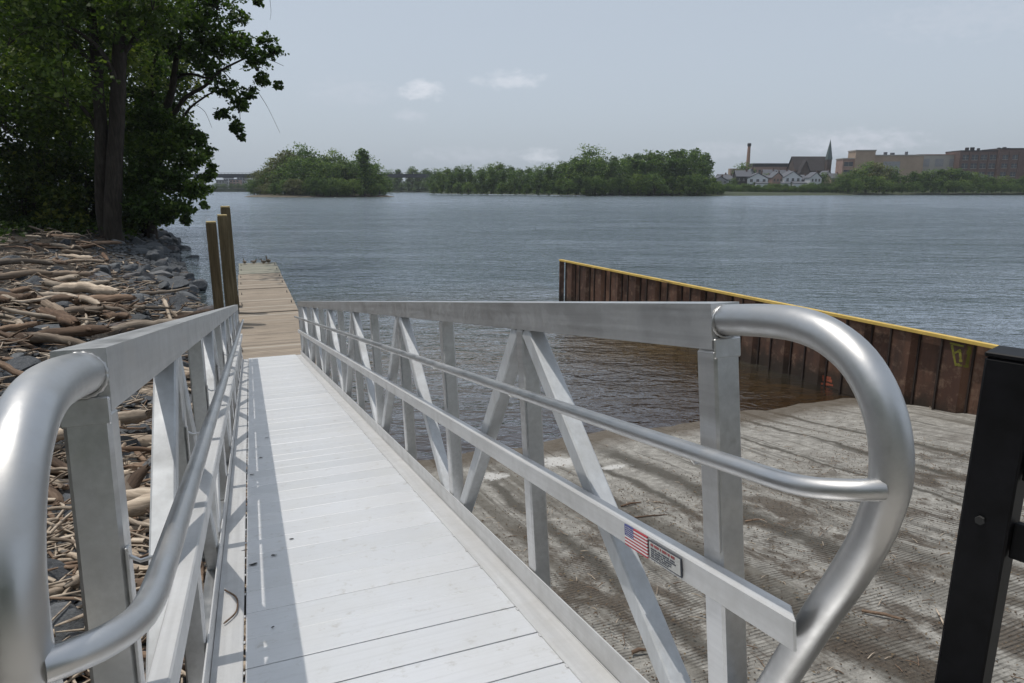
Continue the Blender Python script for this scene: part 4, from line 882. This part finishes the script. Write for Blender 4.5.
def fg():
    s_ = random.choice([random.uniform(1, 12), random.uniform(8, 40), random.uniform(30, 60)]); sx = interp(s_, SH_S, SH_X); X_ = sx + .35 - abs(random.gauss(0, 2.2)); p = P(X_, s_, bank_z(X_, s_) + .03); return p if in_view(p, 40) else None
gravel('small_riprap_stones', 6000, fg, M_ROCK, (.04, .14))
def fr():
    s_ = random.uniform(.5, 8.6); X_ = random.uniform(.3, 9); 
    if random.random() > (.9 if 2 < s_ < 6.4 else .3): return None
    return P(X_, s_, ramp_z(s_) + .012)
gravel('ramp_grit', 16000, fr, mat_simple('dark grit', (.10, .075, .055), .9, 0, .4, 20), (.003, .010))
m = MB()
for _ in range(1500):
    p = fr()
    if p is None: continue
    a = random.uniform(0, 3.14); ln = random.uniform(.01, .06); d_ = Vector((math.cos(a), math.sin(a), 0)) * ln; m.tube([p - d_, p + Vector((0, 0, .006)), p + d_], [.003, .0035, .002], 4, random.choice([0, 1]), False)
tag(m.build('ramp_twig_litter', [M_DRIFT, M_DRIFTB]), kind='stuff')
pts = []
for _ in range(7000):
    p = fr()
    if p: pts.append(tuple(p + Vector((0, 0, .006))))
M_DEAD = mat_leaf('dead brown leaves', (.055, .035, .022), (.11, .07, .042), (.20, .145, .09), .1)
tag(leaf_mesh('dead_leaf_litter', np.array(pts), rng.random(len(pts)), .013, M_DEAD, None, .6, 4.), kind='stuff')
def rp(px, py):
    """point of the ramp seen at a pixel"""
    o_ = Vector((0, 0, HC)); d = at(px, py, 1.) - o_; t = (HC - RAMP_K * RAMP_S0) / (-d.z - RAMP_K * d.dot(GH)); return o_ + d * t
for px, py, ln, a, r, lab in ((884, 617, .14, -.5, .011, 'short dark stick lying on the ramp left of the black post'), (755, 521, .10, .1, .008, 'small dark stick on the ramp behind the first right post'), (940, 618, .10, 1.3, .006, 'pale straw stick on the ramp beside the black post'), (631, 505, .12, .3, .010, 'dark twig on the ramp seen above the flag sticker'), (648, 517, .2, .1, .007, 'long thin dark twig on the ramp above the flag sticker'), (639, 653, .05, .2, .013, 'small red brown bark chip on the ramp'), (930, 407, .22, 1.0, .010, 'pale stick leaning at the foot of the rusty wall')):
    p = rp(px, py); d_ = Vector((math.cos(a), math.sin(a), .05)) * ln; m = MB(); m.tube([p - d_, p + Vector((0, 0, r)), p + d_], [r, r * 1.1, r * .6], 7, 0, True, .8, .1); o = m.build('stick', M_DRIFTB if 'dark' in lab or 'red' in lab else M_DRIFT, None); c = p.copy()
    for v in o.data.vertices: v.co -= c
    o.location = c + Vector((0, 0, r)); tag(o, lab, 'stick', 'sticks on the boat ramp')

# ------------------------------------------------------------------ sheet pile wall
wall = empty('sheet_pile_wall', WEND, math.atan2(-(WA - WEND).y, -(WA - WEND).x) + math.pi, 'rusty corrugated steel sheet pile wall with yellow cap', 'wall')
WL = (WA - WEND).length                                                      # local x runs out to the river end, +y faces the ramp side
def side_sign():
    v = Matrix.Rotation(wall.rotation_euler.z, 3, 'Z') @ Vector((0, 1, 0)); return 1 if v.dot(L) < 0 else -1
sg = side_sign(); ZT = 1.42
m = MB(); prof = []; x = 0.
while x < WL:
    for dx, yy in ((0, .0), (.36, .0), (.45, -.11), (.81, -.11)):
        if x + dx <= WL: prof.append((x + dx, yy * sg))
    x += .9
for i in range(len(prof) - 1):
    (xa_, ya_), (xb_, yb_) = prof[i], prof[i + 1]
    m.add([(xa_, ya_, -2.2), (xb_, yb_, -2.2), (xb_, yb_, ZT), (xa_, ya_, ZT), (xa_, ya_ - .012 * sg, -2.2), (xb_, yb_ - .012 * sg, -2.2), (xb_, yb_ - .012 * sg, ZT), (xa_, ya_ - .012 * sg, ZT)], [(0, 1, 2, 3), (7, 6, 5, 4), (3, 2, 6, 7)])
m.build('steel_sheet', M_SHEET, wall)
m = MB()
for i in range(1, len(prof) - 1, 2):                                        # interlock beads in the corners
    m.bar((prof[i][0], prof[i][1] + .012 * sg, -2.2), (prof[i][0], prof[i][1] + .012 * sg, ZT - .01), .035, .03, (1, 0, 0))
m.build('interlock', mat_simple('dark interlock', (.03, .02, .016), .9), wall)
m = MB(); xx = 0
while xx < WL:
    x2 = min(WL + .04, xx + 6.1); m.box(xx + .004, x2 - .004, min(.03 * sg, -.06 * sg), max(.03 * sg, -.06 * sg), ZT + .002, ZT + .036, 0, None, .008); m.box(xx + .004, x2 - .004, min(.033 * sg, .043 * sg), max(.033 * sg, .043 * sg), ZT - .015, ZT + .034, 0); xx = x2
m.build('cap', M_YEL, wall)
m = MB(); m.box(WL + .003, WL + .05, min(.02 * sg, -.14 * sg), max(.02 * sg, -.14 * sg), -2.2, ZT); m.build('end_post', M_SHEET, wall)
def wall_local(px, py):
    o_ = Vector((0, 0, HC)); d = at(px, py, 1.) - o_; nn = Vector((WD.y, -WD.x, 0)); t = (WA - o_).dot(nn) / d.dot(nn); p = o_ + d * t; return (p - WEND).dot(-WD), p.z
def strokes(name, pl, mat, w_):
    m = MB()
    for a_, b_ in pl:
        xa_, za_ = wall_local(*a_); xb_, zb_ = wall_local(*b_); n_ = 5
        for k in range(n_):
            t0, t1 = k / n_, (k + 1) / n_; q0 = Vector((xa_ + (xb_ - xa_) * t0, 0, za_ + (zb_ - za_) * t0)); q1 = Vector((xa_ + (xb_ - xa_) * t1, 0, za_ + (zb_ - za_) * t1))
            dd = (q1 - q0).normalized(); pp = Vector((-dd.z, 0, dd.x)) * w_ * random.uniform(.35, .8)
            def yy(x_): return float(np.interp(x_, [p_[0] for p_ in prof], [p_[1] for p_ in prof])) + .004 * sg
            m.add([(v.x, yy(v.x), v.z) for v in (q0 - pp, q1 - pp, q1 + pp, q0 + pp)], [(0, 1, 2, 3)])
    return m.build(name, mat, wall)
strokes('yellow_paint_mark', [((950, 343), (967, 347)), ((952, 345), (956, 366)), ((968, 347), (965, 366)), ((956, 364), (966, 367)), ((953, 354), (961, 350)), ((960, 350), (961, 362))], M_YMARK, .035)
strokes('orange_paint_mark', [((820, 380), (828, 382)), ((819, 384), (829, 386)), ((820, 377), (827, 379))], M_OMARK, .045)

# ------------------------------------------------------------------ floating dock
def xs_of(px, py, d):
    p = at(px, py, d); return p.dot(L), p.dot(GH)
def dock_section(s0, s1, X0, X1, mat, label, extra=0):
    r_ = empty('dock_section', P((X0 + X1) / 2, s0, 0), R(GY), label, 'dock', 'sections of the floating dock'); w_ = (X1 - X0) / 2; n = int((s1 - s0) / .15); zt = .27
    m = MB()
    for k in range(n):
        y = k * .15; j = random.uniform(-.012, .012); m.box(-w_ + j, w_ + j * .5, y + .004, y + .143, zt - .035, zt + random.uniform(-.003, .003), 0, None, .004)
    m.build('deck_boards', mat, r_)
    m = MB(); ln = n * .15
    for x_ in (-w_ + .03, w_ - .08): m.box(x_, x_ + .05, .01, ln - .01, zt - .24, zt - .038)
    for y_ in (.01, ln - .06): m.box(-w_ + .085, w_ - .085, y_, y_ + .05, zt - .24, zt - .038)
    m.build('frame', M_PILE, r_)
    for y_ in np.arange(.4, ln - 1.2, 1.8):
        for x_ in (-w_ + .12, w_ - .62): m = MB(); m.box(x_, x_ + .5, y_, y_ + 1.2, -.35, zt - .245, 0, None, .05); m.build('float', M_BLACK, r_)
    for y_ in (ln * .3, ln * .75):
        for sx in (-1, 1):
            m = MB(); x_ = sx * (w_ - .1); m.tube([(x_, y_ - .11, zt + .055), (x_, y_, zt + .06), (x_, y_ + .11, zt + .055)], [.008, .014, .008], 6); m.tube([(x_, y_ - .035, zt), (x_, y_ - .035, zt + .055)], .01, 6); m.tube([(x_, y_ + .035, zt), (x_, y_ + .035, zt + .055)], .01, 6); m.build('cleat', M_GAP, r_)
    return r_
dA = dock_section(13.6, 20.6, -.33, 1.33, M_DOCK, 'tan dock section that the gangway rests on'); dB = dock_section(20.64, 25.7, -.31, 1.33, M_DOCK, 'tan dock section beyond the pilings')
dC = dock_section(25.75, 30.3, -.33, 1.33, M_DOCK, 'tan dock section third from the gangway'); dD = dock_section(30.34, 34.9, -.31, 1.35, M_DOCKG, 'greenish grey outermost dock section with ducks on it')
for sec, y_ in ((dA, 5.0), (dB, 1.2)):                                        # steel hoops that slide on the pilings
    m = MB(); m.tube(spline([(-.78, y_, .2), (-1.0, y_ - .2, .22), (-1.26, y_, .22), (-1.0, y_ + .25, .22), (-.78, y_ + .1, .2)], 5), .03, 8); m.box(-.84, -.79, y_ - .2, y_ + .25, .02, .62, 0, None, .01); m.build('pile_guide', M_BLACK, sec)
for i, (X_, s_, zt, rz, lab) in enumerate(((*xs_of(213.5, 250, 17.2), 2.9, .0, 'nearest and shortest square timber piling left of the dock'), (*xs_of(225.2, 250, 17.6), 3.05, .04, 'middle square timber piling with bright sawn top'), (*xs_of(229, 250, 19.2), 3.22, .1, 'rearmost and tallest timber piling beside the dock'))):
    r_ = empty('timber_piling', P(X_, s_, -2.2), R(GY) + rz, lab, 'piling', 'square timber pilings beside the dock'); hw = .118
    m = MB(); m.box(-hw, hw, -hw, hw, 0, zt + 2.2, 0, None, .012); m.build('shaft', M_PILE, r_); m = MB(); m.box(-hw + .004, hw - .004, -hw + .004, hw - .004, zt + 2.203, zt + 2.215 + .03, 0, None, .01); m.build('sawn_top', M_PILETOP, r_)
# ducks on the outer end
def duck(X_, s_, rz, label, k=1., up=False):
    r_ = empty('duck', P(X_, s_, .272), rz, label, 'duck', 'ducks on the end of the dock'); zc = .15
    m = MB(); body = [(-.24, 0, .17), (-.19, 0, .165), (-.10, 0, .15), (0, 0, .145), (.09, 0, .155), (.135, 0, .19), (.145, 0, .235 if not up else .26), (.15, 0, .28 if not up else .33), (.165, 0, .31 if not up else .375), (.185, 0, .315 if not up else .385)]
    rr = [.012, .04, .082, .098, .085, .055, .034, .034, .036, .02]; m.tube(spline(body, 3), list(np.interp(np.linspace(0, 9, 28), range(10), rr)), 12, 0, True, 1.)
    b_ = m.build('body', [M_DUCK], r_)
    m = MB(); hd = Vector(body[-1]); m.tube([hd + Vector((-.035, 0, .004)), hd + Vector((-.015, 0, .012)), hd + Vector((.012, 0, .004))], [.02, .038, .026], 10); m.build('head', M_DHEAD, b_)
    m = MB(); m.tube([hd + Vector((.02, 0, -.002)), hd + Vector((.055, 0, -.01)), hd + Vector((.085, 0, -.012))], [.017, .013, .008], 8, 0, True, .6); m.build('bill', M_BILL, b_)
    for sy in (-1, 1):
        m = MB(); m.tube([(-.18, sy * .03, .18), (-.1, sy * .075, .18), (.0, sy * .092, .165), (.08, sy * .07, .165)], [.01, .035, .04, .015], 8, 0, True, .5); m.build('wing', M_DWING, b_)
        m = MB(); m.tube([(-.01, sy * .04, .07), (0, sy * .042, .01)], .009, 6); m.box(-.015, .06, sy * .042 - .022, sy * .042 + .022, .0, .008); m.build('leg', M_BILL, b_)
    k *= .6; r_.scale = (k, k, k); return r_
M_DUCK = mat_simple('brown duck plumage', (.12, .095, .07), .8, 0, .5, 40); M_DHEAD = mat_simple('dark green duck head', (.02, .05, .035), .5); M_BILL = mat_simple('orange bill', (.35, .16, .03), .6); M_DWING = mat_simple('grey duck wing', (.17, .15, .13), .8, 0, .4, 50)
duck(-.05, 34.3, 2.2, 'duck at the left corner of the dock end', 1.25); duck(.36, 34.4, .4, 'small hunched duck left of the middle of the dock end', 1.1); duck(.78, 34.2, 2.9, 'duck next to the upright one on the dock end', 1.15); duck(1.0, 34.35, 2.5, 'tallest duck standing upright near the right corner of the dock end', 1.4, True)

# ------------------------------------------------------------------ gangway (local axes: x right, y along, z normal to the deck)
gang = empty('aluminium_gangway', (0, 0, 0), 0, 'long aluminium truss gangway sloping down to the floating dock', 'gangway')
gang.matrix_world = Matrix.Translation(GO) @ GM
XI_R, XI_L = .925, -.214; XC = (XI_R + XI_L) / 2; PITCH = 1.1195; Y1 = 1.245; NP = 13; YE = Y1 + PITCH * 12
def mx(x, side): return x if side > 0 else 2 * XC - x                       # mirrors x for the left truss
def bx2(m, x0, x1, y0, y1, z0, z1, side, bev=.004, mi=0):
    a, b = mx(x0, side), mx(x1, side); m.box(min(a, b), max(a, b), y0, y1, z0, z1, mi, None, bev)
# deck of cross planks, some seams open, some tight
m = MB(); y = .618; k = 0; opened = {3.315, 2.69, 2.27, 2.071, 1.863, 4.56, 5.2}
while y < YE + .06:
    op = min(abs(y - q) for q in opened) < .03; g_ = .0056 if op else random.choice([.001, .0014, .002, .003]); x0 = XI_L + .11; x1 = XI_R - .103
    jz = random.uniform(-.0006, .0006)
    m.box(x0, x1, y + g_, y + .2075 - g_ * .3, -.028, jz, 0, None, .0016)
    y += .2075; k += 1
m.build('deck', M_DECK, gang)
for yy in np.arange(.7, YE, PITCH): m = MB(); m.box(XI_L + .002, XI_R - .002, yy, yy + .06, -.11, -.04); m.build('cross_beam', M_GAP, gang)
m = MB(); m.box(XI_L + .11, XI_R - .103, YE + .06, YE + .42, -.018, -.008, 0, None, .002); m.build('transition_plate', M_DECK, gang).rotation_euler = (0, 0, 0)
def arcpts(): return [(1.235, 1.072), (1.16, 1.074), (1.08, 1.074), (1.00, 1.068), (.93, 1.048), (.872, 1.010), (.832, .955), (.812, .89), (.812, .82), (.83, .76), (.856, .70), (.905, .615), (.96, .53), (1.02, .432), (1.09, .315), (1.16, .20), (1.215, .105), (1.24, .06)]
RP = .0335
for side in (1, -1):
    m = MB(); bx2(m, XI_R - .006, XI_R - .0005, .62, YE + .2, -.012, .088, side, .001); m.build('kick_plate', M_ALUB, gang)
    m = MB(); bx2(m, XI_R - .004, XI_R + .07, .62, YE + .2, -.16, -.062, side, .005); m.build('bottom_chord', M_ALU, gang)
    m = MB(); bx2(m, XI_R - .103, XI_R - .008, .62, YE + .1, -.004, .004, side, .002)                      # toe angle along the planks
    bx2(m, XI_R - .012, XI_R - .0085, .62, YE + .1, .0041, .006, side, 0)
    for yy in np.arange(.80, YE, .2075): bx2(m, XI_R - .109, XI_R - .1031, yy - .008, yy + .008, .0005, .0035, side, 0)
    m.build('edge_strip', M_ALUB, gang)
    m = MB(); bx2(m, XI_R, XI_R + .075, 1.220, YE + .05, 1.010, 1.110, side, 0); tc = m.build('top_chord', M_ALU, gang)
    for k in range(NP):                                                       # uprights
        yc = Y1 + PITCH * k; m = MB(); bx2(m, XI_R + .002, XI_R + .068, yc - .032, yc + (.036 if k == 0 else .032), -.061, 1.009, side, .006); po = m.build('upright', M_ALU, gang)
        m = MB(); bx2(m, XI_R - .0035, XI_R + .0015, yc - .034, yc - .014, .56, .79, side, .001)
        a_ = XI_R - .003; hx = .862
        m.tube([(mx(a_, side), yc - .02, .772), (mx(a_ - .014, side), yc - .02, .762), (mx(hx + .012, side), yc - .02, .766), (mx(hx, side), yc - .02, .781)], .0035, 7); m.build('handrail_bracket', M_ALU, po)
        # weld beads at the top
        m = MB(); z_ = 1.0085; xs_ = lin(XI_R + .004, XI_R + .066, 12); m.tube([(mx(x_, side), yc - .027, z_ - .002) for x_ in xs_], [.0032 + .0012 * (i % 2) for i in range(12)], 6); m.build('weld', M_PIPE, po)
    for k in range(0, NP - 1):                                                # diagonals meet at the top of every second upright
        ya, yb = Y1 + PITCH * k, Y1 + PITCH * (k + 1)
        if k % 2 == 0: a = (ya + .05, -.06), (yb - .045, 1.01)
        else: a = (yb - .05, -.06), (ya + .045, 1.01)
        m = MB(); x_ = mx(XI_R + .035, side); m.bar((x_, a[0][0], a[0][1]), (x_, a[1][0], a[1][1]), .064, .060, (1, 0, 0), 0, .005); m.build('diagonal_brace', M_ALUD, gang)
    # end loop: a bent pipe from the top chord round and back down to the bottom chord
    m = MB(); pts = spline([(mx(XI_R + .036, side), y_, z_) for y_, z_ in arcpts()], 4); m.tube(pts, RP, 28); lp = m.build('end_loop', M_PIPE, gang)
    m = MB(); th = [2 * math.pi * i / 40 for i in range(41)]
    m.tube([(mx(XI_R + .036, side) + (RP + .0005) * math.cos(a), 1.2175, 1.069 + (RP + .0005) * math.sin(a)) for a in th], [.003 + .0018 * (i % 2) for i in range(41)], 8, 0, False); m.build('weld', M_PIPE, lp)
    m = MB(); bx2(m, XI_R + .001, XI_R + .071, 1.2122, 1.2183, .990, 1.034, side, .008); m.build('end_plate', M_ALU, lp)
    # hand rail: straight pipe that bends outward into the loop
    hx = .855; pts = [(YE + .05, hx, .796), (9, hx, .796), (4, hx, .797), (2, hx, .798), (1.3, hx, .799), (1.05, hx, .8), (.95, hx + .002, .8), (.89, hx + .010, .802), (.845, hx + .030, .806), (.820, hx + .055, .808), (.808, XI_R + .012, .808)]
    m = MB(); m.tube(spline([(mx(x_, side), y_, z_) for y_, x_, z_ in pts], 3), .0185, 16); hr = m.build('handrail', M_PIPE, gang)
    
    # middle rail
    m = MB(); bx2(m, .889, .929, .957, 4.98, .465, .530, side, .004); m.v = [(v[0], v[1] + (.045 if v[1] < 1 and abs(v[0] - XC) > .887 - XC + .02 else 0), v[2]) for v in m.v]; bx2(m, .887, .926, 4.984, 10.2, .465, .530, side, .004); bx2(m, .887, .926, 10.204, YE, .465, .530, side, .004); mr = m.build('mid_rail', M_ALUB, gang)
    if side > 0: MIDR = mr
# flag sticker and maker's plate on the right middle rail
def strip(m, y0, y1, z0, z1, x_, mi=0): m.add([(x_, y0, z0), (x_, y0, z1), (x_, y1, z1), (x_, y1, z0), (x_ + .0030, y0, z0), (x_ + .0030, y0, z1), (x_ + .0030, y1, z1), (x_ + .0030, y1, z0)], [(0, 1, 2, 3), (0, 4, 5, 1), (1, 5, 6, 2), (2, 6, 7, 3), (3, 7, 4, 0)], mi)
fy0, fy1, fz0, fz1 = 1.450, 1.560, .4695, .5255; m = MB(); hs = (fz1 - fz0) / 13
for i in range(13):
    strip(m, fy0, (fy1 if i < 6 else fy1 - .045), fz0 + hs * i, fz0 + hs * (i + 1), .8838, 0 if i % 2 == 0 else 1)
    if i < 6: pass
for i in range(6): pass
strip(m, fy1 - .045, fy1, fz0 + hs * 6, fz1, .8838, 2)
for r in range(5):
    for c in range(6):
        yy = fy1 - .045 + .0065 * (c + .7) + .0012 * (r % 2); zz = fz0 + hs * 6 + (fz1 - fz0 - hs * 6) * (r + .7) / 5.6; strip(m, yy - .0011, yy + .0011, zz - .0011, zz + .0011, .8832, 1)
m.build('flag_sticker', [M_RED, M_WHITE, M_BLUE], MIDR)
py0, py1, pz0, pz1 = 1.305, 1.442, .4755, .5215; m = MB(); strip(m, py0, py1, pz0, pz1, .8838, 1); strip(m, py0 + .003, py1 - .003, pz0 + .003, pz1 - .003, .8832, 0)
for ln, (z_, h_, segs, mi) in enumerate(((.510, .006, (.09, .16, .045, .15, .07, .12), 2), (.5015, .0035, (.2, .1, .25, .14), 1), (.496, .003, (.12, .22, .09, .3), 1), (.4905, .003, (.3, .08, .24), 1), (.4855, .0025, (.1, .2, .16, .12), 1), (.4815, .002, (.25, .3), 1))):
    yy = py1 - .010
    for sgm in segs:
        w_ = sgm * .13; strip(m, yy - w_, yy, z_, z_ + h_, .8826, mi); yy -= w_ + .004
        if yy < py0 + .01: break
m.build('maker_plate', [M_LABEL, M_INK, M_INKR], MIDR)
# debris on the deck
def gp(px, py):
    o_ = Vector((0, 0, HC)); d = at(px, py, 1.) - o_; Mi = gang.matrix_world.inverted(); a = Mi @ o_; b = (Mi @ (o_ + d)) - a; t = -a.z / b.z; return gang.matrix_world @ (a + b * t + Vector((0, 0, .002)))
DL = [(291.6, 539.5, .012, 'dark leaf scrap on the deck at the edge of the rail shadow'), (274, 556, .015, 'largest dark leaf scrap in the rail shadow on the deck'), (253.5, 565, .02, 'curled dark leaf beside the left deck edge'), (273, 628, .007, 'tiny dark speck in the rail shadow near the bottom'), (244.6, 551, .014, 'dark leaf scrap on the left edge strip'), (267, 438, .018, 'small leaf scrap in the rail shadow farthest up the deck'), (261, 458, .018, 'dark leaf scrap in the rail shadow mid deck'), (252, 475, .02, 'dark leaf scrap at the left side of the deck mid way')]
for px, py, k, lab in DL:
    p = gp(px, py); m = MB(); vs = [(k * math.cos(a) * random.uniform(.6, 1.2), k * .55 * math.sin(a) * random.uniform(.6, 1.2), .0015 + .004 * random.random()) for a in [i * 2 * math.pi / 7 for i in range(7)]]
    m.add(vs + [(v[0], v[1], v[2] - .001) for v in vs], [tuple(range(7)), tuple(range(13, 6, -1))]); o = m.build('leaf_scrap', M_GAP); tag(o, lab, 'leaf', 'leaf scraps on the gangway deck'); o.matrix_world = Matrix.Translation(p) @ GM
a_, b_, c_ = gp(225, 593), gp(238, 608), gp(224, 627); m = MB(); cen = b_.copy(); up_ = Vector((0, 0, .012)); m.tube([v - cen + up_ for v in spline([a_, (a_ + b_) / 2 + (b_ - (a_ + c_) / 2) * .35, b_, (b_ + c_) / 2 + (b_ - (a_ + c_) / 2) * .3, c_], 4)], [.0035] * 16 + [.002], 7, 0, True, 1, .15)
o = m.build('curved_twig', M_DRIFTB); o.location = cen; tag(o, 'curved rusty brown twig on the left deck edge', 'twig')

# ------------------------------------------------------------------ black gate post at the right
pr = empty('black_metal_post', (0, 0, 0), 0, 'black square steel gate post with bolted rail at the right edge', 'post')
cpos = at(961, 560, 1.22); bz = 1.0
pr.location = (cpos.x + .0915, 1.283, bz); pr.rotation_euler = (0, 0, R(-(229.3 - 180) + 0))
hw = .042; m = MB(); m.box(-hw, hw, -hw, hw, 0, 3.43 - bz, 0, None, .004); m.build('shaft', M_BLACK, pr)
m = MB(); m.box(-hw - .001, hw + .001, -hw - .001, hw + .001, 3.4315 - bz, 3.441 - bz, 0, None, .002); m.build('cap', M_BLACK, pr)
for z_ in (3.20, 3.035, 2.45, 1.85):
    m = MB(); m.box(hw + .002, hw + 1.5, -.012, .012, z_ - bz, z_ + .065 - bz, 0, None, .003); rl = m.build('rail', M_BLACK, pr)
    m = MB(); m.box(hw + .002, hw + .06, -.02, -.0125, z_ - .006 - bz, z_ + .07 - bz, 0, None, .002); m.build('rail_clip', M_BLACK, rl)
for z_ in (3.10,):
    m = MB(); m.tube([(-.006, -hw - .008, z_ - bz), (-.006, -hw - .001, z_ - bz)], .009, 6, 0, True, 1., 0, False); m.build('bolt', M_GAP, pr)

# ------------------------------------------------------------------ haze
HZ = bpy.data.materials.new('river haze'); HZ.use_nodes = True; t = HZ.node_tree; t.nodes.clear(); ho = t.nodes.new('ShaderNodeOutputMaterial'); pv = t.nodes.new('ShaderNodeVolumePrincipled')
pv.inputs['Color'].default_value = (.86, .92, 1., 1); pv.inputs['Density'].default_value = .00015; pv.inputs['Anisotropy'].default_value = .2; t.links.new(pv.outputs[0], ho.inputs['Volume'])
m = MB(); m.box(-1450, 1450, -1450, 1450, -3.4, 60); o = m.build('haze', HZ); tag(o, kind='stuff')
for u_, o in zip(used, PR):
    if not u_:
        for c_ in list(o.children): bpy.data.objects.remove(c_)
        bpy.data.objects.remove(o)
